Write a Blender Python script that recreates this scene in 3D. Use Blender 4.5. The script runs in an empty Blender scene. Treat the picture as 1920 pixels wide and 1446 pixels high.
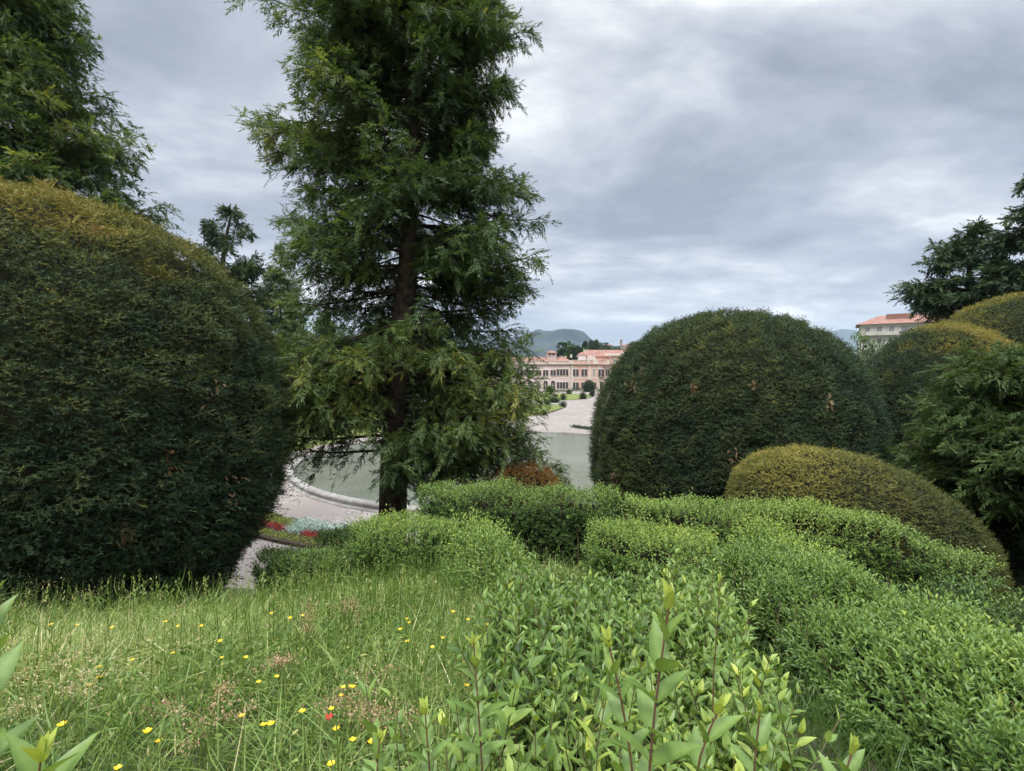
import bpy, math
import numpy as np
from mathutils import Vector

# ------------------------------------------------------------------ scene, camera, world, sun
sc = bpy.context.scene
COL = sc.collection
CAMZ = 8.8
PITCH = math.radians(1.97)
cam_d = bpy.data.cameras.new('camera')
cam_d.sensor_width = 36.0
cam_d.lens = 18.0
cam_d.clip_start = 0.05
cam_d.clip_end = 30000.0
cam = bpy.data.objects.new('camera', cam_d)
cam.location = (0, 0, CAMZ)
cam.rotation_euler = (math.radians(90) - PITCH, 0, 0)
COL.objects.link(cam)
sc.camera = cam

SUN_AZ, SUN_EL = math.radians(205), math.radians(58)
world = bpy.data.worlds.new('World')
sc.world = world
world.use_nodes = True
wt = world.node_tree
wt.nodes.clear()


def wn(kind, **kw):
    n = wt.nodes.new(kind)
    for k, v in kw.items():
        setattr(n, k, v)
    return n


def wl(a, b):
    wt.links.new(a, b)


def wmath(op, a, b=None, c=None):
    n = wn('ShaderNodeMath', operation=op)
    for i, v in enumerate((a, b, c)):
        if v is None:
            continue
        if isinstance(v, (int, float)):
            n.inputs[i].default_value = v
        else:
            wl(v, n.inputs[i])
    return n.outputs[0]


tc = wn('ShaderNodeTexCoord')
sep = wn('ShaderNodeSeparateXYZ')
wl(tc.outputs['Generated'], sep.inputs[0])
zc = wmath('MAXIMUM', sep.outputs[2], 0.0)
zd = wmath('ADD', zc, 0.24)
cu = wmath('DIVIDE', sep.outputs[0], zd)
cv = wmath('DIVIDE', sep.outputs[1], zd)
comb = wn('ShaderNodeCombineXYZ')
wl(cu, comb.inputs[0]); wl(cv, comb.inputs[1])
mp = wn('ShaderNodeMapping')
mp.inputs['Location'].default_value = (3.1, 1.7, 0)
mp.inputs['Rotation'].default_value = (0, 0, math.radians(-38))
mp.inputs['Scale'].default_value = (0.75, 1.35, 1)
wl(comb.outputs[0], mp.inputs[0])
n1 = wn('ShaderNodeTexNoise')
n1.inputs['Scale'].default_value = 1.15
n1.inputs['Detail'].default_value = 9
n1.inputs['Roughness'].default_value = 0.58
n1.inputs['Distortion'].default_value = 0.35
wl(mp.outputs[0], n1.inputs['Vector'])
n2 = wn('ShaderNodeTexNoise')
n2.inputs['Scale'].default_value = 0.26
n2.inputs['Detail'].default_value = 3
wl(comb.outputs[0], n2.inputs['Vector'])


def blob(vec, power, gain):
    v = Vector(vec).normalized()
    d = wn('ShaderNodeVectorMath', operation='DOT_PRODUCT')
    wl(tc.outputs['Generated'], d.inputs[0])
    d.inputs[1].default_value = v
    p = wmath('POWER', wmath('MAXIMUM', d.outputs['Value'], 0.0), power)
    return wmath('MULTIPLY', p, gain)


cl = wmath('ADD', wmath('MULTIPLY_ADD', n1.outputs[0], 1.9, -0.95), wmath('MULTIPLY_ADD', n2.outputs[0], 0.8, 0.31))
n3 = wn('ShaderNodeTexNoise')
n3.inputs['Scale'].default_value = 3.4
n3.inputs['Detail'].default_value = 7
n3.inputs['Roughness'].default_value = 0.55
n3.inputs['Distortion'].default_value = 0.5
wl(comb.outputs[0], n3.inputs['Vector'])
cl = wmath('ADD', cl, wmath('MULTIPLY_ADD', n3.outputs[0], 0.55, -0.275))
cl = wmath('ADD', cl, blob((0.28, 1, 0.62), 16, 0.13))       # thinner, brighter cloud
cl = wmath('ADD', cl, blob((0.36, 1, 0.27), 55, -0.14))       # heavier band
cl = wmath('ADD', cl, blob((0.55, 1, 0.15), 260, 0.10))
cl = wmath('ADD', cl, blob((-0.75, 1, 0.45), 8, 0.05))
ramp = wn('ShaderNodeValToRGB')
r = ramp.color_ramp
r.elements[0].position = 0.38; r.elements[0].color = (0.163, 0.181, 0.211, 1)
r.elements[1].position = 1.02; r.elements[1].color = (0.571, 0.573, 0.560, 1)
e = r.elements.new(0.60); e.color = (0.237, 0.255, 0.293, 1)
e = r.elements.new(0.80); e.color = (0.352, 0.366, 0.391, 1)
wl(cl, ramp.inputs[0])
# overhead sky brightened well past a real overcast, to lift light on the plants
mr = wn('ShaderNodeMapRange')
mr.inputs['From Min'].default_value = 0.60
mr.inputs['From Max'].default_value = 0.95
mr.inputs['To Min'].default_value = 1.0
mr.inputs['To Max'].default_value = 7.6
wl(sep.outputs[2], mr.inputs['Value'])
bgc = wn('ShaderNodeBackground')
wl(ramp.outputs[0], bgc.inputs['Color'])
wl(mr.outputs[0], bgc.inputs['Strength'])
sky = wn('ShaderNodeTexSky', sky_type='NISHITA')
sky.sun_disc = False
sky.sun_elevation = SUN_EL
sky.sun_rotation = SUN_AZ
bgs = wn('ShaderNodeBackground')
bgs.inputs['Strength'].default_value = 0.08
wl(sky.outputs[0], bgs.inputs['Color'])
mixs = wn('ShaderNodeMixShader')
mixs.inputs[0].default_value = 0.93
wl(bgs.outputs[0], mixs.inputs[1]); wl(bgc.outputs[0], mixs.inputs[2])
wo = wn('ShaderNodeOutputWorld')
wl(mixs.outputs[0], wo.inputs['Surface'])

sun_d = bpy.data.lights.new('sun', 'SUN')
sun_d.energy = 1.5
sun_d.angle = math.radians(14)
sun_d.color = (1.0, 0.965, 0.91)
sun = bpy.data.objects.new('sun', sun_d)
sd = Vector((math.sin(SUN_AZ) * math.cos(SUN_EL), math.cos(SUN_AZ) * math.cos(SUN_EL), math.sin(SUN_EL)))
sun.rotation_euler = sd.to_track_quat('Z', 'Y').to_euler()
sun.location = (0, -20, 60)
COL.objects.link(sun)

vs = sc.view_settings
vs.view_transform = 'Standard'
vs.look = 'None'
vs.exposure = 1.1
vs.gamma = 1.0
vs.use_curve_mapping = False
sc.cycles.use_denoising = True
sc.cycles.max_bounces = 7
sc.cycles.diffuse_bounces = 4
sc.cycles.transmission_bounces = 5
sc.cycles.glossy_bounces = 3

# ------------------------------------------------------------------ helpers
F = 960.0


def P(px, py, Y):
    """world point seen at photo pixel (px,py) at depth Y"""
    a, b = (px - 960.0) / F, (723.0 - py) / F
    ry = math.cos(PITCH) + b * math.sin(PITCH)
    rz = -math.sin(PITCH) + b * math.cos(PITCH)
    k = Y / ry
    return np.array((a * k, Y, CAMZ + rz * k))


def G(px, py, z=0.0):
    """ground point at height z seen at a photo pixel"""
    a, b = (px - 960.0) / F, (723.0 - py) / F
    ry = math.cos(PITCH) + b * math.sin(PITCH)
    rz = -math.sin(PITCH) + b * math.cos(PITCH)
    k = (z - CAMZ) / rz
    return np.array((a * k, ry * k, z))


def sst(x, a, b):
    t = np.clip((np.asarray(x, float) - a) / (b - a), 0, 1)
    return t * t * (3 - 2 * t)


LY = [-60, -4, 0, 2, 3, 4, 5, 6, 7, 8, 10, 14, 18, 20.5, 23, 60]
LZ = [7.4, 7.35, 7.2, 6.98, 6.76, 6.44, 6.10, 5.76, 5.28, 4.75, 3.8, 2.2, 0.7, -0.1, -0.6, -0.6]
CY = [-60, -4, 0, 2, 3, 4, 5, 6, 7, 8, 9, 10, 12, 14, 18, 22, 25, 60]
CZ = [7.4, 7.35, 7.2, 7.02, 6.86, 6.64, 6.4, 6.12, 5.82, 5.5, 5.1, 4.65, 3.9, 3.2, 1.4, -0.1, -0.6, -0.6]
RY = [-60, -4, 0, 2, 4, 6, 8, 10, 14, 18, 24, 32, 40, 60]
RZ = [7.6, 7.5, 7.25, 7.1, 6.8, 6.45, 6.1, 5.7, 5.2, 5.0, 4.8, 2.4, -0.6, -0.6]


def H(x, y):
    x = np.asarray(x, float); y = np.asarray(y, float)
    l = np.interp(y, LY, LZ); c = np.interp(y, CY, CZ); rr = np.interp(y, RY, RZ)
    w = sst(x, -5.0, -1.6)
    z = l * (1 - w) + c * w
    w2 = sst(x, 5, 14)
    z = z * (1 - w2) + rr * w2
    z = z - 1.15 * sst(x, 1.2, 3.8) * (1 - sst(x, 6, 13)) * sst(y, -1, 1.5) * (1 - sst(y, 11, 16))
    z = z - 0.30 * np.exp(-((x + 2.7) / 1.5) ** 2) * sst(y, 3.2, 6.0) * (1 - sst(y, 11, 15))
    w3 = sst(x, -30, -14) * (1 - sst(x, 40, 70))
    z = z * w3 + np.minimum(z, -0.6 + 0 * z) * (1 - w3)
    return z + 0.04 * np.sin(2.1 * x + 1.3 * y) * np.sin(1.7 * y - x)


def on_hill(px, py, up=0.0):
    """point `up` metres above the hill seen at a photo pixel"""
    lo, hi = 0.6, 22.0
    for Y in np.linspace(lo, hi, 600):
        p = P(px, py, Y)
        if p[2] <= H(p[0], p[1]) + up:
            return p
    return P(px, py, hi)


def wob(p, freq, seed, n=7):
    g = np.random.default_rng(seed)
    out = np.zeros(len(p))
    for i in range(n):
        k = g.normal(size=3); k /= np.linalg.norm(k)
        f = freq * g.uniform(0.6, 1.7)
        out += np.sin(p @ (k * f) + g.uniform(0, 6.28))
    return out / math.sqrt(n / 2.0)       # about unit variance


def norm(v):
    return v / np.maximum(np.linalg.norm(v, axis=-1, keepdims=True), 1e-9)


def world_loc(o):
    l = np.zeros(3)
    while o is not None:
        l += np.array(o.location); o = o.parent
    return l


def build(name, V, Fs, mat, parent=None, tint=None, smooth=False, loc=None):
    V = np.asarray(V, np.float64)
    base = world_loc(parent) if parent is not None else np.zeros(3)
    if loc is not None:
        base = base * 0 + np.asarray(loc, float)
    me = bpy.data.meshes.new(name)
    me.vertices.add(len(V))
    me.vertices.foreach_set('co', (V - base).astype(np.float32).ravel())
    if not isinstance(Fs, list):
        Fs = [Fs]
    Fs = [np.asarray(f, np.int32) for f in Fs if len(f)]
    loops = np.concatenate([f.ravel() for f in Fs])
    tot = np.concatenate([np.full(len(f), f.shape[1], np.int32) for f in Fs])
    st = np.concatenate([[0], np.cumsum(tot)[:-1]]).astype(np.int32)
    me.loops.add(len(loops)); me.loops.foreach_set('vertex_index', loops)
    me.polygons.add(len(tot)); me.polygons.foreach_set('loop_start', st)
    me.polygons.foreach_set('use_smooth', np.full(len(tot), smooth, bool))
    me.update(calc_edges=True)
    if tint is not None:
        at = me.attributes.new('tint', 'FLOAT', 'POINT')
        at.data.foreach_set('value', np.clip(tint, 0, 1).astype(np.float32))
    me.materials.append(mat)
    o = bpy.data.objects.new(name, me)
    COL.objects.link(o)
    if parent is not None:
        o.parent = parent
    if loc is not None:
        o.location = loc
    return o


def thing(name, label, cat, loc, group=None):
    o = bpy.data.objects.new(name, None)
    o.empty_display_size = 0.2
    COL.objects.link(o)
    o.location = [float(v) for v in loc]
    o['label'] = label; o['category'] = cat
    if group:
        o['group'] = group
    return o


def tag(o, label, cat, group=None, kind=None):
    if label: o['label'] = label
    if cat: o['category'] = cat
    if group: o['group'] = group
    if kind: o['kind'] = kind
    return o


def structure(o):
    o['kind'] = 'structure'
    return o


class MB:
    """collects quads / n-gons into one mesh"""
    def __init__(s):
        s.v = []; s.f = {}; s.n = 0

    def add(s, V, Fc):
        V = np.asarray(V, float)
        for f in Fc:
            s.f.setdefault(len(f), []).append([i + s.n for i in f])
        s.v.append(V); s.n += len(V)

    def box(s, x0, x1, y0, y1, z0, z1):
        V = [(x0, y0, z0), (x1, y0, z0), (x1, y1, z0), (x0, y1, z0), (x0, y0, z1), (x1, y0, z1), (x1, y1, z1), (x0, y1, z1)]
        s.add(V, [(0, 3, 2, 1), (4, 5, 6, 7), (0, 1, 5, 4), (1, 2, 6, 5), (2, 3, 7, 6), (3, 0, 4, 7)])

    def hip(s, x0, x1, y0, y1, z0, z1, inset):
        i = min(inset, (x1 - x0) / 2 - 0.01)
        ym = (y0 + y1) / 2
        V = [(x0, y0, z0), (x1, y0, z0), (x1, y1, z0), (x0, y1, z0), (x0 + i, ym, z1), (x1 - i, ym, z1)]
        s.add(V, [(0, 1, 5, 4), (1, 2, 5), (2, 3, 4, 5), (3, 0, 4), (0, 3, 2, 1)])

    def prism(s, outline, y0, y1):
        """outline in x,z (counter-clockwise seen from -y) between y0 and y1"""
        n = len(outline)
        V = [(x, y0, z) for x, z in outline] + [(x, y1, z) for x, z in outline]
        Fc = [tuple(range(n)), tuple(range(2 * n - 1, n - 1, -1))]
        Fc += [((i + 1) % n, i, n + i, n + (i + 1) % n) for i in range(n)]
        s.add(V, Fc)

    def build(s, name, mat, parent=None, smooth=False, loc=None):
        return build(name, np.concatenate(s.v), [np.array(f) for f in s.f.values()], mat, parent, None, smooth, loc)


def scatter(tv, tf, pos, d, up, scale, tint, wscale=None, tvt=None):
    """bake a template (x right, y along d, z along the normal) at many frames -> (V, F, tint)"""
    pos = np.asarray(pos, float); n = len(pos)
    d = norm(d)
    X = norm(np.cross(d, up)); Z = np.cross(X, d)
    k = len(tv)
    sc_ = np.asarray(scale, float).reshape(n, 1, 1) * np.ones((n, 1, 1))
    ws = sc_ if wscale is None else np.asarray(wscale, float).reshape(n, 1, 1)
    V = pos[:, None, :] + tv[None, :, 0:1] * X[:, None, :] * ws + (tv[None, :, 1:2] * d[:, None, :] + tv[None, :, 2:3] * Z[:, None, :]) * sc_
    Fc = (tf[None] + (np.arange(n) * k)[:, None, None]).reshape(-1, tf.shape[1])
    T = np.repeat(np.asarray(tint, float), k)
    if tvt is not None:
        T = T + np.tile(tvt, n)
    return V.reshape(-1, 3), Fc, T


def join(parts):
    """merge (V,F,tint) triples, faces grouped by size"""
    V, Fd, T, n = [], {}, [], 0
    for v, f, t in parts:
        if len(v) == 0:
            continue
        V.append(v); T.append(t)
        Fd.setdefault(f.shape[1], []).append(f + n)
        n += len(v)
    return np.concatenate(V), [np.concatenate(a) for a in Fd.values()], np.concatenate(T)


def tubes(lines, sides=5):
    """lines: list of (pts (m,3), radii (m,)) -> V, F"""
    Vs, Fs, n = [], [], 0
    ang = np.arange(sides) * 2 * np.pi / sides
    ca, sa = np.cos(ang), np.sin(ang)
    for p, rad in lines:
        p = np.asarray(p, float); m = len(p)
        t = norm(np.gradient(p, axis=0))
        ref = np.where(np.abs(t[:, 2:3]) > 0.9, np.array([[1.0, 0, 0]]), np.array([[0, 0, 1.0]]))
        a = norm(np.cross(t, ref)); b = np.cross(t, a)
        rad = np.asarray(rad, float).reshape(m, 1, 1)
        ring = p[:, None, :] + rad * (ca[None, :, None] * a[:, None, :] + sa[None, :, None] * b[:, None, :])
        Vs.append(ring.reshape(-1, 3))
        i = np.arange(m - 1)[:, None] * sides; j = np.arange(sides)[None]; j2 = (j + 1) % sides
        q = np.stack([i + j, i + j2, i + sides + j2, i + sides + j], -1).reshape(-1, 4)
        Fs.append(q + n); n += m * sides
    return np.concatenate(Vs), np.concatenate(Fs)


# ------------------------------------------------------------------ materials
def mat_new(name):
    m = bpy.data.materials.new(name)
    m.use_nodes = True
    nt = m.node_tree; nt.nodes.clear()
    out = nt.nodes.new('ShaderNodeOutputMaterial')
    return m, nt, out


def leaf_mat(name, stops, trans=0.28, rough=0.5, spec=0.3, noise=0.0):
    m, nt, out = mat_new(name)
    at = nt.nodes.new('ShaderNodeAttribute'); at.attribute_name = 'tint'
    cr = nt.nodes.new('ShaderNodeValToRGB')
    els = cr.color_ramp.elements
    els[0].position, els[0].color = stops[0][0], (*stops[0][1], 1)
    els[1].position, els[1].color = stops[-1][0], (*stops[-1][1], 1)
    for p, c in stops[1:-1]:
        el = els.new(p); el.color = (*c, 1)
    nt.links.new(at.outputs['Fac'], cr.inputs[0])
    b = nt.nodes.new('ShaderNodeBsdfPrincipled')
    b.inputs['Roughness'].default_value = rough
    b.inputs['Specular IOR Level'].default_value = spec
    nt.links.new(cr.outputs[0], b.inputs['Base Color'])
    if trans > 0:
        t = nt.nodes.new('ShaderNodeBsdfTranslucent')
        mx = nt.nodes.new('ShaderNodeMixRGB'); mx.blend_type = 'MULTIPLY'; mx.inputs[0].default_value = 1
        mx.inputs[2].default_value = (1.25, 1.2, 0.55, 1)
        nt.links.new(cr.outputs[0], mx.inputs[1]); nt.links.new(mx.outputs[0], t.inputs['Color'])
        ms = nt.nodes.new('ShaderNodeMixShader'); ms.inputs[0].default_value = trans
        nt.links.new(b.outputs[0], ms.inputs[1]); nt.links.new(t.outputs[0], ms.inputs[2])
        nt.links.new(ms.outputs[0], out.inputs[0])
    else:
        nt.links.new(b.outputs[0], out.inputs[0])
    return m


def surf_mat(name, c1, c2, scale=5.0, rough=0.85, detail=6, bump=0.0, bscale=None, c3=None, spec=0.25, vor=None, lo=0.35, hi=0.65):
    m, nt, out = mat_new(name)
    tcn = nt.nodes.new('ShaderNodeTexCoord')
    no = nt.nodes.new('ShaderNodeTexNoise')
    no.inputs['Scale'].default_value = scale; no.inputs['Detail'].default_value = detail
    nt.links.new(tcn.outputs['Object'], no.inputs['Vector'])
    cr = nt.nodes.new('ShaderNodeValToRGB')
    cr.color_ramp.elements[0].position = lo; cr.color_ramp.elements[0].color = (*c1, 1)
    cr.color_ramp.elements[1].position = hi; cr.color_ramp.elements[1].color = (*c2, 1)
    nt.links.new(no.outputs[0], cr.inputs[0])
    col = cr.outputs[0]
    b = nt.nodes.new('ShaderNodeBsdfPrincipled')
    b.inputs['Roughness'].default_value = rough
    b.inputs['Specular IOR Level'].default_value = spec
    if vor is not None:          # pebbles / speckles: cells of varied value
        vs_, amt = vor
        vo = nt.nodes.new('ShaderNodeTexVoronoi'); vo.inputs['Scale'].default_value = vs_
        nt.links.new(tcn.outputs['Object'], vo.inputs['Vector'])
        sp = nt.nodes.new('ShaderNodeSeparateColor'); nt.links.new(vo.outputs['Color'], sp.inputs[0])
        mr_ = nt.nodes.new('ShaderNodeMapRange')
        mr_.inputs['To Min'].default_value = 1 - amt; mr_.inputs['To Max'].default_value = 1 + amt
        nt.links.new(sp.outputs[0], mr_.inputs['Value'])
        mu = nt.nodes.new('ShaderNodeVectorMath'); mu.operation = 'SCALE'
        nt.links.new(col, mu.inputs[0]); nt.links.new(mr_.outputs[0], mu.inputs['Scale'])
        col = mu.outputs[0]
    if c3 is not None:
        no3 = nt.nodes.new('ShaderNodeTexNoise'); no3.inputs['Scale'].default_value = scale * 0.13; no3.inputs['Detail'].default_value = 4
        nt.links.new(tcn.outputs['Object'], no3.inputs['Vector'])
        r3 = nt.nodes.new('ShaderNodeValToRGB'); r3.color_ramp.elements[0].position = 0.42; r3.color_ramp.elements[1].position = 0.62
        nt.links.new(no3.outputs[0], r3.inputs[0])
        mx = nt.nodes.new('ShaderNodeMixRGB'); nt.links.new(r3.outputs[0], mx.inputs[0])
        nt.links.new(col, mx.inputs[1]); mx.inputs[2].default_value = (*c3, 1)
        col = mx.outputs[0]
    nt.links.new(col, b.inputs['Base Color'])
    if bump:
        nb = nt.nodes.new('ShaderNodeTexNoise'); nb.inputs['Scale'].default_value = bscale or scale * 4; nb.inputs['Detail'].default_value = 8
        nt.links.new(tcn.outputs['Object'], nb.inputs['Vector'])
        bp = nt.nodes.new('ShaderNodeBump'); bp.inputs['Strength'].default_value = bump
        nt.links.new(nb.outputs[0], bp.inputs['Height']); nt.links.new(bp.outputs[0], b.inputs['Normal'])
    nt.links.new(b.outputs[0], out.inputs[0])
    return m


M = {}
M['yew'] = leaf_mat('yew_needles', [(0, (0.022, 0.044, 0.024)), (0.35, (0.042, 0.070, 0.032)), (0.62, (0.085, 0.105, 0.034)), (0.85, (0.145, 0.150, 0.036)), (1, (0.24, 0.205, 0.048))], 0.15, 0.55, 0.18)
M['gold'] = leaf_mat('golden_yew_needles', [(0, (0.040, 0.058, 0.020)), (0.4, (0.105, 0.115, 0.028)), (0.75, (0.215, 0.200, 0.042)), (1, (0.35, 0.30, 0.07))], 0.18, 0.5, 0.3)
M['rust'] = leaf_mat('rusty_needles', [(0, (0.07, 0.05, 0.018)), (0.5, (0.19, 0.095, 0.024)), (1, (0.33, 0.18, 0.04))], 0.15, 0.6, 0.2)
M['cedar'] = leaf_mat('cedar_sprays', [(0, (0.036, 0.068, 0.030)), (0.4, (0.072, 0.122, 0.045)), (0.75, (0.135, 0.19, 0.055)), (1, (0.28, 0.28, 0.07))], 0.38, 0.5, 0.3)
M['seq'] = leaf_mat('soft_sprays', [(0, (0.034, 0.060, 0.020)), (0.45, (0.072, 0.115, 0.034)), (1, (0.17, 0.22, 0.06))], 0.3, 0.6, 0.15)
M['dist'] = leaf_mat('far_conifer_sprays', [(0, (0.026, 0.048, 0.026)), (0.5, (0.052, 0.088, 0.038)), (1, (0.10, 0.14, 0.05))], 0.15, 0.6, 0.2)
M['broad'] = leaf_mat('broad_leaves', [(0, (0.03, 0.065, 0.02)), (0.5, (0.07, 0.13, 0.03)), (1, (0.15, 0.22, 0.05))], 0.3, 0.5, 0.3)
M['darkbroad'] = leaf_mat('dark_leaves', [(0, (0.02, 0.042, 0.018)), (0.5, (0.042, 0.08, 0.026)), (1, (0.08, 0.125, 0.04))], 0.2, 0.5, 0.3)
M['privet'] = leaf_mat('privet_leaves', [(0, (0.045, 0.095, 0.022)), (0.4, (0.11, 0.19, 0.042)), (0.75, (0.20, 0.30, 0.07)), (1, (0.40, 0.46, 0.08))], 0.3, 0.42, 0.4)
M['privet_dark'] = leaf_mat('dark_privet_leaves', [(0, (0.028, 0.06, 0.018)), (0.45, (0.068, 0.125, 0.032)), (0.8, (0.14, 0.22, 0.048)), (1, (0.24, 0.33, 0.07))], 0.25, 0.42, 0.4)
M['variegated'] = leaf_mat('grey_privet_leaves', [(0, (0.04, 0.085, 0.04)), (0.5, (0.09, 0.16, 0.075)), (1, (0.19, 0.27, 0.13))], 0.25, 0.42, 0.4)
M['grass'] = leaf_mat('meadow_blades', [(0, (0.045, 0.090, 0.018)), (0.3, (0.100, 0.175, 0.034)), (0.6, (0.210, 0.300, 0.070)), (0.82, (0.41, 0.44, 0.15)), (1, (0.58, 0.53, 0.30))], 0.35, 0.45, 0.35)
M['lawngrass'] = surf_mat('lawn_turf', (0.095, 0.122, 0.028), (0.150, 0.178, 0.042), 1.0, 0.9, 8, 0.4, 60)
M['petal'] = leaf_mat('yellow_petals', [(0, (0.72, 0.44, 0.01)), (1, (0.85, 0.62, 0.015))], 0.25, 0.3, 0.5)
M['poppy'] = leaf_mat('red_petals', [(0, (0.5, 0.05, 0.03)), (1, (0.65, 0.10, 0.06))], 0.3, 0.5, 0.3)
M['sorrel'] = leaf_mat('sorrel_seeds', [(0, (0.30, 0.17, 0.10)), (0.5, (0.44, 0.29, 0.19)), (1, (0.58, 0.45, 0.29))], 0.3, 0.7, 0.2)
M['drygrass'] = leaf_mat('dry_seed_heads', [(0, (0.36, 0.28, 0.15)), (0.5, (0.52, 0.42, 0.25)), (1, (0.68, 0.58, 0.40))], 0.3, 0.7, 0.2)
M['dead'] = leaf_mat('dead_sprays', [(0, (0.20, 0.10, 0.05)), (0.5, (0.34, 0.20, 0.11)), (1, (0.52, 0.37, 0.24))], 0.2, 0.7, 0.2)
M['silver'] = leaf_mat('silver_leaves', [(0, (0.30, 0.40, 0.36)), (1, (0.55, 0.65, 0.60))], 0.15, 0.7, 0.2)
M['red'] = leaf_mat('red_begonias', [(0, (0.22, 0.02, 0.02)), (0.6, (0.45, 0.03, 0.03)), (1, (0.60, 0.09, 0.08))], 0.2, 0.5, 0.3)
M['lime'] = leaf_mat('lime_ground_cover', [(0, (0.15, 0.20, 0.03)), (1, (0.34, 0.38, 0.06))], 0.2, 0.5, 0.3)
M['twig'] = surf_mat('twig_shade_core', (0.009, 0.011, 0.006), (0.020, 0.020, 0.010), 14, 0.98, spec=0.05)  # near-black for the shade inside yews and hedges; also used on conifer twigs
M['bark'] = surf_mat('cedar_bark', (0.045, 0.034, 0.028), (0.12, 0.088, 0.068), 6, 0.95, 8, 0.9, 20)
M['graybark'] = surf_mat('grey_twig_bark', (0.10, 0.085, 0.07), (0.22, 0.19, 0.15), 12, 0.9)
M['stem'] = surf_mat('green_brown_stems', (0.07, 0.075, 0.03), (0.13, 0.10, 0.05), 40, 0.7)
M['redstem'] = surf_mat('red_brown_stem', (0.10, 0.045, 0.03), (0.16, 0.085, 0.05), 30, 0.6)
M['greenstem'] = surf_mat('green_stalks', (0.13, 0.19, 0.06), (0.2, 0.26, 0.09), 30, 0.6)
M['soil'] = surf_mat('hill_soil_and_turf', (0.028, 0.036, 0.014), (0.055, 0.07, 0.025), 9.0, 0.95, 8, 0.5, 30, c3=(0.055, 0.042, 0.028))
M['bedsoil'] = surf_mat('bed_soil', (0.035, 0.024, 0.018), (0.07, 0.05, 0.035), 6, 0.95, 6, 0.5)
M['gravel'] = surf_mat('gravel', (0.200, 0.177, 0.158), (0.272, 0.248, 0.226), 0.9, 0.92, 10, 0.5, 45, c3=(0.215, 0.184, 0.164), vor=(8, 0.55))
M['ground'] = surf_mat('far_ground', (0.07, 0.10, 0.04), (0.12, 0.14, 0.06), 0.02, 0.95, 6)
M['stone'] = surf_mat('pale_rim_stone', (0.20, 0.19, 0.172), (0.31, 0.295, 0.27), 2.2, 0.8, 8, 0.25, 14, c3=(0.15, 0.14, 0.125))
M['rock'] = surf_mat('pale_rock', (0.38, 0.37, 0.34), (0.60, 0.58, 0.54), 5, 0.85, 8, 0.6)
M['salmon'] = surf_mat('salmon_stucco', (0.480, 0.306, 0.246), (0.570, 0.384, 0.318), 0.35, 0.9, 8)
M['palepink'] = surf_mat('pale_pink_stucco', (0.504, 0.402, 0.366), (0.600, 0.504, 0.468), 0.35, 0.9, 8)
M['cream'] = surf_mat('cream_trim', (0.504, 0.438, 0.366), (0.600, 0.540, 0.468), 0.8, 0.85, 6)
M['mould'] = surf_mat('weathered_cornice', (0.24, 0.185, 0.15), (0.32, 0.25, 0.205), 1.0, 0.9, 6)
M['white'] = surf_mat('white_render', (0.46, 0.45, 0.44), (0.56, 0.55, 0.54), 0.6, 0.85, 6)
M['shutter'] = surf_mat('dark_shutters', (0.040, 0.030, 0.026), (0.065, 0.048, 0.042), 6, 0.7)
M['tile'] = surf_mat('red_roof_tiles', (0.20, 0.105, 0.082), (0.29, 0.160, 0.128), 1.2, 0.9, 10, 0.4, 9)
M['rubble'] = surf_mat('grey_brown_masonry', (0.22, 0.18, 0.15), (0.34, 0.28, 0.23), 0.6, 0.9, 6)
M['cloth'] = surf_mat('dark_cloth', (0.02, 0.02, 0.025), (0.04, 0.04, 0.045), 20, 0.9)
M['skin'] = surf_mat('skin', (0.45, 0.28, 0.2), (0.5, 0.32, 0.24), 20, 0.6)
M['mount'] = surf_mat('wooded_slopes', (0.010, 0.021, 0.023), (0.030, 0.044, 0.038), 0.006, 0.95, 10, lo=0.4, hi=0.62)

m, nt, out = mat_new('window_glass')
b = nt.nodes.new('ShaderNodeBsdfPrincipled')
b.inputs['Base Color'].default_value = (0.16, 0.17, 0.18, 1); b.inputs['Roughness'].default_value = 0.12
nt.links.new(b.outputs[0], out.inputs[0]); M['glass'] = m
M['housewall'] = surf_mat('house_render', (0.36, 0.34, 0.31), (0.44, 0.42, 0.39), 0.5, 0.9, 6)

m, nt, out = mat_new('pond_water')
b = nt.nodes.new('ShaderNodeBsdfPrincipled')
b.inputs['Roughness'].default_value = 0.06; b.inputs['IOR'].default_value = 1.33
tcn = nt.nodes.new('ShaderNodeTexCoord')
no = nt.nodes.new('ShaderNodeTexNoise'); no.inputs['Scale'].default_value = 0.12; no.inputs['Detail'].default_value = 4
nt.links.new(tcn.outputs['Object'], no.inputs['Vector'])
cr = nt.nodes.new('ShaderNodeValToRGB')
cr.color_ramp.elements[0].position = 0.35; cr.color_ramp.elements[0].color = (0.085, 0.095, 0.060, 1)
cr.color_ramp.elements[1].position = 0.7; cr.color_ramp.elements[1].color = (0.145, 0.155, 0.120, 1)
nt.links.new(no.outputs[0], cr.inputs[0]); nt.links.new(cr.outputs[0], b.inputs['Base Color'])
mpn = nt.nodes.new('ShaderNodeMapping'); mpn.inputs['Scale'].default_value = (0.8, 1.7, 1); mpn.inputs['Rotation'].default_value = (0, 0, 0.5)
nt.links.new(tcn.outputs['Object'], mpn.inputs[0])
nw = nt.nodes.new('ShaderNodeTexNoise'); nw.inputs['Scale'].default_value = 2.4; nw.inputs['Detail'].default_value = 5; nw.inputs['Distortion'].default_value = 0.6
nt.links.new(mpn.outputs[0], nw.inputs['Vector'])
bp = nt.nodes.new('ShaderNodeBump'); bp.inputs['Strength'].default_value = 0.8; bp.inputs['Distance'].default_value = 0.2
nt.links.new(nw.outputs[0], bp.inputs['Height']); nt.links.new(bp.outputs[0], b.inputs['Normal'])
nt.links.new(b.outputs[0], out.inputs[0]); M['water'] = m

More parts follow.
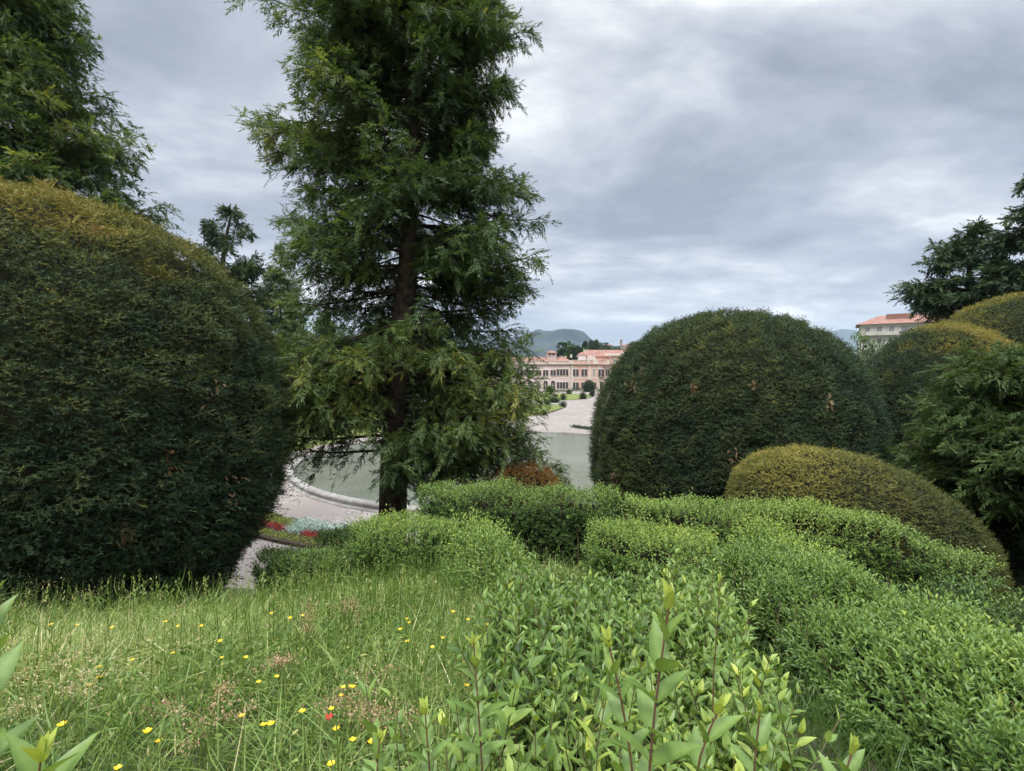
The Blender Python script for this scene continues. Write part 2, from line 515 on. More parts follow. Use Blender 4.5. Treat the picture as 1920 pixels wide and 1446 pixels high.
# ------------------------------------------------------------------ ground, hill, gravel, lawns, pond
R_ = 8600.0
structure(build('ground', [(-R_, -500, -0.7), (R_, -500, -0.7), (R_, R_, -0.7), (-R_, R_, -0.7)], np.array([[0, 1, 2, 3]]), M['ground']))
gx = np.concatenate([np.linspace(-45, -12, 34), np.linspace(-11.5, 14, 103), np.linspace(15, 70, 50)])
gy = np.concatenate([np.linspace(-40, -2, 24), np.linspace(-1.7, 16, 90), np.linspace(16.5, 48, 48)])
XX, YY = np.meshgrid(gx, gy)
V = np.stack([XX, YY, H(XX, YY)], -1).reshape(-1, 3)
nx, ny = len(gx), len(gy)
i, j = np.meshgrid(np.arange(nx - 1), np.arange(ny - 1))
q = (j * nx + i).ravel()
structure(build('hill', V, np.stack([q, q + 1, q + nx + 1, q + nx], -1), M['soil'], None, None, True))
structure(build('gravel', [(-75, 14, 0), (80, 14, 0), (80, 205, 0), (-75, 205, 0)], np.array([[0, 1, 2, 3]]), M['gravel']))


def sheet(name, pts, mat, z, loc=None):
    V = [(p[0], p[1], z) for p in pts]
    return build(name, V, [np.array([list(range(len(V)))])], mat)


def smooth_loop(pts, it=2):
    pts = [np.array(p[:2], float) for p in pts]
    for _ in range(it):
        o = []
        for a, b_ in zip(pts, pts[1:] + pts[:1]):
            o += [0.75 * a + 0.25 * b_, 0.25 * a + 0.75 * b_]
        pts = o
    return pts


def grow(pts, k):
    c = sum(pts) / len(pts)
    return [c + (p - c) * (1 + k / max(np.linalg.norm(p - c), 1e-6)) for p in pts]


lawns = [
    [G(860, 738), G(1070, 738), G(1114, 742), G(1100, 747.5), G(1050, 752), G(860, 753)],
    [G(850, 757), G(1038, 757.5), G(1062, 762), G(1040, 769.5), G(1012, 779), G(850, 792)],
]
for L in lawns:
    s_ = smooth_loop(L)
    structure(sheet('lawn', grow(s_, 0.9), M['bedsoil'], 0.004))
    structure(sheet('lawn', s_, M['lawngrass'], 0.03))
structure(sheet('lawn', smooth_loop([(-70, 44), (-24, 47), (-21.5, 60), (-16, 72), (-30, 95), (-70, 95)]), M['lawngrass'], 0.012))

PC, PR = np.array((-0.5, 48.5)), 18.7
NS = 160
prof = [(0.62, 0.0), (0.62, 0.09), (0.36, 0.12), (0.33, 0.17), (0.44, 0.30), (0.42, 0.42), (0.30, 0.50), (0.10, 0.53), (-0.06, 0.50), (-0.10, 0.40), (-0.10, -0.2)]
pv, pf = [], []
for k in range(NS):
    a = 2 * math.pi * k / NS
    for dr, z in prof:
        pv.append((PC[0] + (PR + dr) * math.cos(a), PC[1] + (PR + dr) * math.sin(a), z))
m_ = len(prof)
for k in range(NS):
    for t in range(m_ - 1):
        k2 = (k + 1) % NS
        pf.append((k * m_ + t, k2 * m_ + t, k2 * m_ + t + 1, k * m_ + t + 1))
pond = thing('fountain_basin', 'large round garden pond basin with a rounded pale stone rim', 'fountain basin', (PC[0], PC[1], 0))
build('stone_rim', pv, np.array(pf), M['stone'], pond, None, True)
wv = [(PC[0] + (PR - 0.03) * math.cos(2 * math.pi * k / 96), PC[1] + (PR - 0.03) * math.sin(2 * math.pi * k / 96), 0.30) for k in range(96)]
structure(build('water', wv, [np.array([list(range(96))])], M['water']))

# ------------------------------------------------------------------ leaf templates
def frond(pairs, nl, w, ang=52, droop=0.12, axw=0.02):
    """flat spray: axis with pairs of narrow pointed leaflets"""
    V, Fc = [], []

    def tri(b, t, hw):
        d = np.array(t) - np.array(b); p = np.array((-d[1], d[0], 0)); p = p / (np.linalg.norm(p) + 1e-9) * hw
        k = len(V); b = np.array(b); V.extend([b - p * 0.6, b + p * 0.6, t]); Fc.append((k, k + 1, k + 2))
        return k
    tri((0, 0, 0), (0, 1, -droop), axw)
    for i in range(pairs):
        t = 0.12 + 0.8 * i / max(pairs - 1, 1)
        l = nl * (0.65 + 0.7 * math.sin(math.pi * min(1, t * 0.85 + 0.12)))
        a = math.radians(ang - 14 * t)
        for s in (-1, 1):
            bpt = (0, t, -droop * t * t)
            tip = (s * l * math.sin(a), t + l * math.cos(a), -droop * t * t - 0.10 * l)
            tri(bpt, tip, w)
    tri((0, 0.9, -droop * 0.8), (0, 0.95 + nl * 0.7, -droop), w)
    return np.array(V, float), np.array(Fc)


def feather(n, seed, w=0.022, spread=38, droop=0.25):
    """loose spray of long thin strands (scale-leaf conifers)"""
    g = np.random.default_rng(seed)
    V, Fc = [], []
    for i in range(n):
        t = g.uniform(0.0, 0.75); s = g.choice([-1, 1])
        a = math.radians(g.uniform(8, spread)) * s
        l = g.uniform(0.22, 0.42) * (1.1 - 0.4 * t)
        b_ = np.array((0, t, -droop * t * t))
        d = np.array((math.sin(a), math.cos(a), g.uniform(-0.35, 0.12))); d /= np.linalg.norm(d)
        tip = b_ + d * l
        p = np.array((d[1], -d[0], g.uniform(-.5, .5))) * w
        mid = b_ + d * l * 0.55
        k = len(V); V.extend([b_, mid - p, tip, mid + p]); Fc.append((k, k + 1, k + 2, k + 3))
    k = len(V); V.extend([(-w * .5, 0, 0), (w * .5, 0, 0), (w * .3, 1, -droop), (-w * .3, 1, -droop)]); Fc.append((k, k + 1, k + 2, k + 3))
    return np.array(V, float), np.array(Fc)


def leaf_simple(w=0.36, fold=0.10, curl=0.1):
    V = np.array([(0, 0, 0), (w / 2, 0.42, fold), (0, 0.5, 0.0), (-w / 2, 0.42, fold), (0, 1, -curl)], float)
    Fc = np.array([(0, 1, 2), (0, 2, 3), (2, 1, 4), (3, 2, 4)])
    return V, Fc


def leaf_fine(w=0.42, fold=0.09, curl=0.12, n=7):
    """ovate pointed leaf folded along the midrib"""
    ts = np.linspace(0, 1, n)
    prof_ = np.sin(np.pi * ts ** 0.78) ** 0.9 * (1 - 0.25 * ts)
    prof_[0] = 0.04; prof_[-1] = 0.0
    V, Fc = [], []
    for t, p in zip(ts, prof_):
        z = -curl * t * t
        h = p * w / 2
        V += [(-h, t, z + fold * p), (0, t, z), (h, t, z + fold * p)]
    for k in range(n - 1):
        a = 3 * k
        Fc += [(a, a + 1, a + 4, a + 3), (a + 1, a + 2, a + 5, a + 4)]
    return np.array(V, float), np.array(Fc)


def sprig(seed, nn=12, w=0.05):
    """bristly clipped yew shoot: short needles set all round a crooked twig"""
    g = np.random.default_rng(seed)
    V, Fc = [], []
    bend = g.normal(size=3) * np.array((0.25, 0, 0.25))
    for k in range(nn):
        t = g.uniform(0.05, 0.95); b_ = np.array((0, t, 0)) + bend * t * t
        a = g.uniform(0, 6.28); sp = math.radians(g.uniform(25, 70)); l = g.uniform(0.22, 0.42) * (1.15 - 0.5 * t)
        d = np.array((math.cos(a) * math.sin(sp), math.cos(sp), 0.55 * math.sin(a) * math.sin(sp)))
        p = np.cross(d, g.normal(size=3)); p = p / np.linalg.norm(p) * w
        q = len(V); V.extend([b_ - p * 0.7, b_ + p * 0.7, b_ + d * l]); Fc.append((q, q + 1, q + 2))
    q = len(V); V.extend([(-w * .5, 0, 0), (w * .5, 0, 0), np.array((0, 1, 0)) + bend]); Fc.append((q, q + 1, q + 2))
    return np.array(V, float), np.array(Fc)


FR = frond(5, 0.36, 0.046)
SPRIGS = [sprig(k) for k in range(5)]
FR2 = frond(4, 0.46, 0.066)
LEAF = leaf_simple()
LEAFN = leaf_simple(0.30, 0.07, 0.16)
LEAFF = leaf_fine()

# ------------------------------------------------------------------ clipped yews
def yew(name, label, base, profile, seed, dens=220, spray=0.19, mat='yew', gold=0.0, tint0=0.3, A=None, patches=0, back=0.4, cat='clipped yew', bumps=0.10, group=None, lodt=None):
    """a clipped dome: profile [(z above base, radius)], A an optional 3x3 matrix"""
    g = np.random.default_rng(seed)
    root = thing(name, label, cat, base, group)
    base = np.asarray(base, float)
    pr = np.array(profile, float)
    zz = np.linspace(pr[0, 0], pr[-1, 0], 260)
    # smooth the profile
    rr = np.interp(zz, pr[:, 0], pr[:, 1])
    ker = np.hanning(25); ker /= ker.sum()
    rs = np.convolve(np.pad(rr, 12, mode='edge'), ker, 'valid')
    keep = (zz > pr[-1, 0] - 0.5 * (pr[-1, 0] - pr[-2, 0]))
    rr = np.where(keep, np.minimum(rr, rs + 0.05), rs)
    dz = np.gradient(zz); dr = np.gradient(rr)
    ds = np.sqrt(dz ** 2 + dr ** 2)
    w = rr * ds * 2 * math.pi
    area = w.sum()
    n = int(area * dens)
    c = np.cumsum(w) / area
    u = np.interp(g.uniform(size=n), c, np.arange(len(zz)))
    ii = u.astype(int)
    z = np.interp(u, np.arange(len(zz)), zz); r0 = np.interp(u, np.arange(len(zz)), rr)
    az = g.uniform(0, 2 * math.pi, n)
    nr = dz[ii] / ds[ii]; nz = -dr[ii] / ds[ii]
    N = np.stack([np.cos(az) * nr, np.sin(az) * nr, nz], -1)
    p = np.stack([np.cos(az) * r0, np.sin(az) * r0, z], -1)
    if A is not None:
        p = p @ A.T; N = norm(N @ np.linalg.inv(A))
    wp = p + base
    # thin out on the side turned away from the viewpoint
    vdir = norm(np.array((0, 0, CAMZ)) - wp)
    face = (N * vdir).sum(1)
    keep = (face > -0.25) | (g.uniform(size=n) < back)
    p, N, wp = p[keep], N[keep], wp[keep]
    n = len(p)
    big = wob(wp, 1.1, seed + 1)
    small = wob(wp, 9.0, seed + 2) * 0.7 + wob(wp * np.array((1, 1, 2.2)), 15, seed + 4) * 0.5
    off = bumps * (0.25 * big + 0.55 * small) + g.uniform(-0.10, 0.03, n) * (spray / 0.19)
    hol = wob(wp * np.array((1, 1, 1.7)), 4.5, seed + 6)
    off = off - bumps * 0.9 * np.clip(hol - 0.9, 0, 0.9)
    wp = wp + N * off[:, None]
    wp = wp + N * np.where(g.uniform(size=n) < 0.008, g.uniform(0.02, 0.09, n), 0)[:, None] * (spray / 0.15)
    tang = norm(np.cross(N, g.normal(size=(n, 3))))
    tang[:, 2] *= 0.35
    d = norm(N * g.uniform(0.15, 0.8, n)[:, None] + tang * 0.85 + np.array((0, 0, 1)) * g.uniform(-0.35, 0.30, n)[:, None])
    up = norm(np.array((0, 0, 1.0)) * 0.55 + N * 0.75 + g.normal(size=(n, 3)) * 0.35)
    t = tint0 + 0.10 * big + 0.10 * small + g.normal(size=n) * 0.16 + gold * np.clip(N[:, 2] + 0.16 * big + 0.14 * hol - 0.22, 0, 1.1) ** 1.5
    sz = spray * g.uniform(0.65, 1.3, n)
    tm = SPRIGS if lodt is None else [lodt]
    pk = g.integers(0, len(tm), n)
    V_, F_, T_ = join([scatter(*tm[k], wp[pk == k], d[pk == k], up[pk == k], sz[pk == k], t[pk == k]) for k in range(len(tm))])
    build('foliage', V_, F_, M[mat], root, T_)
    # dead sprays: clumps of brown twigs poking out
    if patches:
        fr = np.where((face[keep] > 0.25))[0]
        ctr = g.choice(fr, patches, replace=False)
        ps, dd, uu, tt, ss = [], [], [], [], []
        for cidx in ctr:
            m2 = g.integers(14, 50)
            ps.append(wp[cidx] + N[cidx] * 0.06 + g.normal(size=(m2, 3)) * np.array((0.09, 0.09, 0.15)) * g.uniform(0.4, 1.0))
            dd.append(N[cidx] * 0.5 + g.normal(size=(m2, 3)) * 0.5 + np.array((0, 0, -0.4))); uu.append(np.tile((0, 0, 1.0), (m2, 1)) + g.normal(size=(m2, 3)) * .3)
            tt.append(g.uniform(0.0, 1.0) * 0.6 + g.uniform(0, 0.4, m2)); ss.append(g.uniform(0.05, 0.10, m2))
        V_, F_, T_ = scatter(*FR, np.concatenate(ps), np.concatenate(dd), np.concatenate(uu), np.concatenate(ss), np.concatenate(tt))
        build('dead_foliage', V_, F_, M['dead'], root, T_)
    # solid core for the twiggy inside, coloured near-black as the shade between sprays
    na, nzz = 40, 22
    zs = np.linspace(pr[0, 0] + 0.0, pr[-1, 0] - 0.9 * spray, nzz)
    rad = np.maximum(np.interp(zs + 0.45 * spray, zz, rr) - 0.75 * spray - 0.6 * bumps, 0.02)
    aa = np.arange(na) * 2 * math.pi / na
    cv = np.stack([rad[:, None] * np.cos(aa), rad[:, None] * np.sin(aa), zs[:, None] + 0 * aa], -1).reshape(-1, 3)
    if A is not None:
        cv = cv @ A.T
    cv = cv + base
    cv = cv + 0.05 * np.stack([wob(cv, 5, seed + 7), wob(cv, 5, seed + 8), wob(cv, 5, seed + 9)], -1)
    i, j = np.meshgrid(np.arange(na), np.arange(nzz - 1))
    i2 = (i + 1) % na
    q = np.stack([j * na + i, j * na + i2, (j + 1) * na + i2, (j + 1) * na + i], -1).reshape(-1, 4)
    build('branch_shade_core', cv, [q, np.array([[(nzz - 1) * na + k for k in range(na)]])], M['twig'], root, None, True)
    return root


def rel(prof_, b):
    return [(z - b, r_) for z, r_ in prof_]


# big yew on the left
bz = float(H(-8.3, 8.5)) - 0.9
b0 = (-8.3, 8.5, bz)
yl = yew('clipped_yew', 'huge dark clipped yew dome with golden top at the left edge of the meadow', b0,
         rel([(bz, 2.5), (4.6, 2.8), (5.3, 3.25), (6.0, 3.75), (6.7, 4.05), (7.5, 4.15), (8.4, 4.06), (9.4, 3.8), (10.05, 3.45), (10.55, 3.05), (10.95, 2.55), (11.25, 1.95), (11.48, 1.2), (11.6, 0.5), (11.63, 0.0)], bz),
         11, 640, 0.14, 'yew', 0.62, 0.29, patches=22, bumps=0.15)
# bare twigs where the skirt of this yew is thin
g = np.random.default_rng(5)
lines = []
for k in range(60):
    a = math.radians(g.uniform(-75, 25)); z = g.uniform(4.6, 6.5)
    r0, r1 = 2.4, 2.75 + 0.6 * (z - 4.6) + g.uniform(-0.1, 0.3)
    p0 = np.array((b0[0] + r0 * math.cos(a), b0[1] + r0 * math.sin(a), z))
    a2 = a + g.normal() * 0.12
    p2 = np.array((b0[0] + r1 * math.cos(a2), b0[1] + r1 * math.sin(a2), z + g.uniform(-0.45, 0.2)))
    pm = (p0 + p2) / 2 + g.normal(size=3) * 0.12
    lines.append((np.array([p0, pm, p2]), np.array((0.012, 0.008, 0.003))))
build('bare_twigs', *tubes(lines, 3), M['bark'], yl)
n = 2600
a = np.radians(g.uniform(-110, 40, n)); z = g.uniform(4.7, 6.9, n)
r1 = np.interp(z, [4.6, 5.3, 6.0, 6.7], [2.8, 3.25, 3.75, 4.05]) + np.abs(g.normal(size=n)) * 0.16 * (1 + wob(np.stack([a * 3, z, 0 * a], -1), 2.5, 91)).clip(0.1, 2.5)
p = np.stack([b0[0] + r1 * np.cos(a), b0[1] + r1 * np.sin(a), z], -1)
V_, F_, T_ = scatter(*SPRIGS[0], p, np.stack([np.cos(a), np.sin(a), g.uniform(-0.7, 0.2, n)], -1) + g.normal(size=(n, 3)) * 0.35, np.array((0, 0, 1.0)) + g.normal(size=(n, 3)) * 0.4, g.uniform(0.10, 0.19, n), 0.24 + 0.15 * g.normal(size=n))
build('skirt_sprays', V_, F_, M['yew'], yl, T_)

# big dome on the right
bz = 3.6
yew('clipped_yew', 'big dark clipped yew dome beside the pond, brown tinged and evenly rounded', (5.91, 14.0, bz),
    rel([(bz, 3.1), (4.9, 3.4), (5.6, 3.55), (6.5, 3.62), (7.5, 3.52), (8.2, 3.32), (8.75, 3.05), (9.2, 2.72), (9.6, 2.25), (9.95, 1.6), (10.15, 1.0), (10.25, 0.5), (10.28, 0.0)], bz),
    21, 640, 0.145, 'yew', 0.16, 0.30, patches=14, bumps=0.11)
# golden sloping mound in front of it
A = np.array([[2.35, 0, 0], [0, 1.45, 0], [-0.29 * 2.35, 0.0, 1.46]])
yew('clipped_golden_yew', 'low golden clipped yew mound sloping down to the right before the big dome', (6.4, 9.3, 5.72),
    [(-0.9, 0.93), (-0.4, 0.99), (0.0, 1.0), (0.3, 0.955), (0.55, 0.835), (0.75, 0.66), (0.88, 0.475), (0.96, 0.28), (1.0, 0.0)],
    31, 2600, 0.095, 'gold', 0.34, 0.34, A=A, bumps=0.035)
# two domes further right
bz = 4.6
yew('clipped_golden_yew', 'tall yew dome with yellow crest behind the big dome and the feathery conifer', (16.0, 19.0, bz),
    rel([(bz, 2.7), (6.2, 3.0), (7.6, 3.0), (8.5, 2.65), (9.2, 2.15), (9.8, 1.5), (10.2, 0.9), (10.38, 0.4), (10.4, 0)], bz),
    41, 320, 0.18, 'yew', 1.0, 0.24, bumps=0.06, back=0.2)
yew('clipped_golden_yew', 'yellow topped yew dome under the dark cedars at the right edge', (24.2, 24.0, 4.5),
    rel([(4.5, 3.6), (7, 4.1), (9.5, 3.95), (10.6, 3.4), (11.4, 2.6), (11.95, 1.6), (12.2, 0.7), (12.25, 0)], 4.5),
    51, 240, 0.20, 'yew', 1.1, 0.28, bumps=0.07, back=0.2)
# dark unclipped yew at far right, low
yew('yew_bush', 'black green yew bush in the shade at the right edge under the feathery conifer', (11.2, 11.4, 4.2),
    [(0, 1.9), (0.8, 2.2), (1.7, 2.15), (2.4, 1.7), (2.8, 1.0), (3.0, 0)], 61, 260, 0.18, 'yew', 0.0, 0.2, bumps=0.16, cat='yew bush')
# small rusty mound by the pond
yew('clipped_shrub', 'small rusty orange clipped mound in front of the pond', (0.26, 11.6, 5.2),
    [(0, 0.80), (0.6, 0.88), (1.0, 0.80), (1.25, 0.58), (1.38, 0.30), (1.42, 0)], 71, 800, 0.10, 'rust', 0.35, 0.30, bumps=0.03, cat='clipped shrub')

# ------------------------------------------------------------------ conifers
FEA = [feather(13, 1, 0.030), feather(13, 2, 0.030), feather(13, 3, 0.026)]
FEA_M = [feather(9, 6, 0.042), feather(9, 7, 0.042), feather(9, 8, 0.038)]
FEA_L = [feather(8, 4, 0.06), feather(8, 5, 0.06)]


def conifer(name, label, trunk, trunk_r, env, zlo, zhi, nb, seed, mat='cedar', spray=0.34, sec=15, per=6, up0=0.12, droop=0.45, lift=0.35,
            skip=None, tintf=None, cat='conifer tree', barkm='bark', lod=None, twigs=True, start=0.28, group=None, hang=0.35, dead=0, extra=None):
    """trunk: list of points; env: [(z, r_left, r_right)] reach of branch tips at height z"""
    g = np.random.default_rng(seed)
    tp = np.array(trunk, float)
    root = thing(name, label, cat, tp[0], group)
    tz = np.linspace(0, 1, 26)
    zt = tp[0, 2] + tz * (tp[-1, 2] - tp[0, 2])
    axis = np.stack([np.interp(zt, tp[:, 2], tp[:, 0]), np.interp(zt, tp[:, 2], tp[:, 1]), zt], -1)
    rad = np.interp(tz, [0, 0.03, 0.1, 1], [trunk_r * 1.3, trunk_r * 1.05, trunk_r, trunk_r * 0.12])
    tv_, tf_ = tubes([(axis, rad)], 14)
    aa = np.arctan2(tv_[:, 1] - tp[0, 1], tv_[:, 0] - tp[0, 0])
    tv_ = tv_ + (0.05 * trunk_r * np.sin(7 * aa + tv_[:, 2] * 1.3))[:, None] * np.stack([np.cos(aa), np.sin(aa), 0 * aa], -1)
    build('trunk', tv_, tf_, M[barkm], root, None, True)
    E = np.array(env, float)
    lines, tw = [], []
    pos, dirs, ups, tts, scl = [], [], [], [], []

    def branch(zt_, a, L):
        ca, sa = math.cos(a), math.sin(a)
        s1 = up0 + g.normal() * 0.10
        dz_ = L * (s1 - droop + lift)                      # tip height over the root
        z0 = zt_ - dz_ * 0.8
        if z0 > zhi + 2 or z0 < tp[0, 2] + 0.3:
            return
        o = np.array((np.interp(z0, tp[:, 2], tp[:, 0]), np.interp(z0, tp[:, 2], tp[:, 1]), z0))
        t = np.linspace(0, 1, 9)
        bend = g.normal() * 0.12
        dirv = np.array((ca, sa, 0)); lat = np.array((-sa, ca, 0))
        pts = o + dirv * (L * t)[:, None] + lat * (bend * L * t * t)[:, None]
        pts[:, 2] += L * (s1 * t - droop * t ** 1.6 + lift * t ** 3.2)
        r0 = 0.010 + 0.011 * L
        lines.append((pts, r0 * (1 - 0.88 * t) + 0.003))
        ns = max(3, int(sec * L / 3.0 + 2))
        for k in range(ns):
            ts = start + (1 - start) * (k + g.uniform(0, 1)) / ns
            side = 1 if k % 2 else -1
            pb = np.array([np.interp(ts, t, pts[:, c]) for c in range(3)])
            l2 = (0.22 + 0.30 * L * (1 - 0.62 * ts)) * g.uniform(0.55, 1.15)
            l2 = min(l2, 1.25)
            f = g.uniform(0.35, 1.1)
            d2 = dirv * f + lat * side * g.uniform(0.5, 1.0) + np.array((0, 0, g.uniform(-0.55, 0.35)))
            d2 /= np.linalg.norm(d2)
            tt2 = np.linspace(0, 1, 4)
            q = pb + d2 * (l2 * tt2)[:, None]
            q[:, 2] -= hang * l2 * tt2 ** 2
            tw.append((q, 0.009 * (1 - 0.8 * tt2) + 0.002))
            np_ = max(2, int(per * (0.5 + l2)))
            tq = g.uniform(0.1, 1.0, np_)
            pq = np.stack([np.interp(tq, tt2, q[:, c]) for c in range(3)], -1) + g.normal(size=(np_, 3)) * 0.04
            dq = d2 + g.normal(size=(np_, 3)) * 0.6 + np.array((0, 0, -hang * 0.9))
            pos.append(pq); dirs.append(dq)
            ups.append(np.array((0, 0, 1.0)) + g.normal(size=(np_, 3)) * 0.45)
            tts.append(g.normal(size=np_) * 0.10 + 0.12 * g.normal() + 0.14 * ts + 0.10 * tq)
            scl.append(spray * g.uniform(0.6, 1.25, np_))
        # the tip itself
        np_ = 5
        pos.append(pts[-1] - dirv * g.uniform(0, 0.4, np_)[:, None] + g.normal(size=(np_, 3)) * 0.05)
        dirs.append(dirv + np.array((0, 0, lift * 0.8)) + g.normal(size=(np_, 3)) * 0.35)
        ups.append(np.array((0, 0, 1.0)) + g.normal(size=(np_, 3)) * 0.4)
        tts.append(0.2 + g.normal(size=np_) * 0.1); scl.append(spray * g.uniform(0.7, 1.2, np_))

    made = 0; tries = 0
    while made < nb and tries < nb * 20:
        tries += 1
        zt_ = g.uniform(zlo, zhi); a = g.uniform(0, 2 * math.pi)
        if skip is not None and skip(zt_, a, g):
            continue
        wl_ = (1 - math.cos(a)) / 2
        L = np.interp(zt_, E[:, 0], E[:, 1]) * wl_ + np.interp(zt_, E[:, 0], E[:, 2]) * (1 - wl_)
        branch(zt_, a, L * g.uniform(0.66, 1.0)); made += 1
    for (zt_, adeg, L) in (extra or []):
        branch(zt_, math.radians(adeg), L)
    build('limbs', *tubes(lines, 5), M[barkm], root, None, True)
    if twigs:
        build('twigs', *tubes(tw, 3), M['twig' if barkm == 'bark' else barkm], root)
    pos = np.concatenate(pos); dirs = np.concatenate(dirs); ups = np.concatenate(ups); tts = np.concatenate(tts); scl = np.concatenate(scl)
    t = 0.30 + tts + 0.10 * wob(pos, 1.6, seed + 3)
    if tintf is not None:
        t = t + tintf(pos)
    tm = lod or FEA
    pk = g.integers(0, len(tm), len(pos))
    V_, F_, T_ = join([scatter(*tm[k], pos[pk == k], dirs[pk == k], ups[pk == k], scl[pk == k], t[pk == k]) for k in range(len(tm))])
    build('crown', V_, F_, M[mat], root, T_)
    return root


D = 13.0
def tz_(py): return P(960, py, D)[2]
def kx(v): return v * D / F

tr = [P(733, 1100, D), P(735, 960, D), P(742, 800, D), P(752, 650, D), P(765, 500, D), P(772, 300, D), P(776, 0, D), P(778, -250, D), P(778, -420, D)]
env = [(tz_(py), kx(max(l - 20, 12)), kx(max(r_ - 24, 12))) for py, l, r_ in
       [(905, 40, 55), (870, 90, 140), (840, 190, 230), (780, 245, 290), (700, 250, 295), (650, 262, 295), (580, 268, 244), (530, 232, 245), (480, 240, 262), (430, 240, 232),
        (380, 250, 264), (350, 258, 232), (300, 262, 195), (250, 278, 188), (205, 285, 190), (160, 220, 196), (100, 232, 208), (50, 236, 205), (0, 225, 182), (-120, 170, 150), (-280, 80, 80), (-410, 15, 15)]]


def skip_main(z, a, g):
    front = math.sin(a) < -0.55
    py = 690 - (z - CAMZ) * F / D
    if front and (262 < py < 330 or 505 < py < 590 or py > 845):
        return True
    if math.cos(a) < 0.25 and py > 785:
        return True
    if math.cos(a) < -0.35 and (340 < py < 390) and g.uniform() < 0.6:
        return True
    if math.cos(a) < 0 and (395 < py < 470) and g.uniform() < 0.1:
        return True
    if abs(math.sin(a)) < 0.9 and (560 < py < 600) and g.uniform() < 0.2:
        return True
    return False


def tint_main(p):  # lit look tinted into the low front sprays; rear ones tinted darker
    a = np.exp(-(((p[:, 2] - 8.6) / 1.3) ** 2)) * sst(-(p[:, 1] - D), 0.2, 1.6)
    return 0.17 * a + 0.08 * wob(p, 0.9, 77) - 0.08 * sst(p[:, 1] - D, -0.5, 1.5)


ex = [(tz_(205), 183, kx(275)), (tz_(230), 176, kx(262)), (tz_(255), 195, kx(262)), (tz_(830), 184, kx(215)), (tz_(800), 192, kx(225)), (tz_(385), 2, kx(245)), (tz_(480), -5, kx(245)),
      (tz_(20), 186, kx(262)), (tz_(60), 4, kx(212)), (tz_(650), -20, kx(245)), (tz_(760), 10, kx(240)), (tz_(850), -25, kx(200)), (tz_(880), -40, kx(150)), (tz_(800), -12, kx(255)), (tz_(835), 3, kx(225)), (tz_(850), -15, kx(160)), (tz_(850), 22, kx(190)), (tz_(815), -32, kx(250)), (tz_(700), -38, kx(270)), (tz_(735), -30, kx(275))]
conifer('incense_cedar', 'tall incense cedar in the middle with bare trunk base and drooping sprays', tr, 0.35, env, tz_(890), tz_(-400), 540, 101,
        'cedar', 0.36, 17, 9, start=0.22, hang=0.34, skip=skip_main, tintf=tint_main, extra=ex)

# tall conifer behind the left yew
D2 = 17.0
def zz2(py): return P(960, py, D2)[2]
tr2 = [P(-85, 900, D2), P(-85, 400, D2), P(-85, -300, D2), P(-83, -700, D2)]
env2 = [(zz2(py), l * D2 / F, l * D2 / F) for py, l in [(520, 330), (380, 358), (330, 345), (280, 325), (200, 288), (100, 240), (0, 200), (-150, 150), (-350, 90), (-690, 10)]]
conifer('incense_cedar', 'broad dark conifer rising behind the huge yew at the upper left', tr2, 0.5, env2, zz2(520), zz2(-680), 640, 202,
        'cedar', 0.40, 15, 11, start=0.25, hang=0.3, lod=FEA_M, twigs=False, skip=lambda z, a, g: math.sin(a) > 0.5 and g.uniform() < 0.6, tintf=lambda p: -0.02 + 0 * p[:, 0])

# feathery conifer at right
D3 = 9.6
tr3 = [np.array((10.2, D3, H(10.2, D3) - 0.2)), np.array((10.2, D3, 7.5)), np.array((10.15, D3, 9.45))]
env3 = [(5.2, 1.6, 1.8), (6.2, 2.2, 2.2), (7.2, 2.45, 2.2), (8.2, 2.25, 2.0), (8.7, 1.8, 1.6), (9.1, 1.1, 1.0), (9.45, 0.3, 0.3)]
conifer('feathery_conifer', 'soft feathery conifer leaning in at the right edge beside the golden mound', tr3, 0.16, env3, 6.5, 9.3, 190, 303,
        'seq', 0.27, 26, 13, droop=0.1, lift=0.1, up0=0.25, hang=0.25, start=0.22)

# small sapling foliage low beside the trunk
sp_ = np.array(P(868, 900, 11.9))
conifer('conifer_sapling', 'young bright green conifer low beside the big trunk', [(sp_[0], sp_[1], H(sp_[0], sp_[1]) - 0.1), (sp_[0] + 0.05, sp_[1], 6.2), (sp_[0] + 0.1, sp_[1], 7.25)], 0.05,
        [(5.0, 0.7, 0.7), (6.2, 0.75, 0.75), (6.9, 0.45, 0.5), (7.2, 0.1, 0.1)], 5.2, 7.15, 42, 404, 'seq', 0.24, 20, 7, droop=0.0, lift=0.25, up0=0.25, hang=0.1, tintf=lambda p: 0.2 + 0 * p[:, 0])
sp_ = np.array(P(1000, 880, 12.9))
conifer('conifer_sapling', 'dark spreading juniper sapling behind the rusty mound', [(sp_[0], sp_[1], H(sp_[0], sp_[1]) - 0.1), (sp_[0], sp_[1], 6.0), (sp_[0], sp_[1], 6.85)], 0.06,
        [(5.0, 0.9, 1.0), (6.2, 0.8, 0.9), (6.6, 0.6, 0.5), (6.85, 0.1, 0.1)], 5.0, 6.8, 44, 405, 'seq', 0.26, 20, 7, droop=0.0, lift=0.2, up0=0.25, hang=0.1)

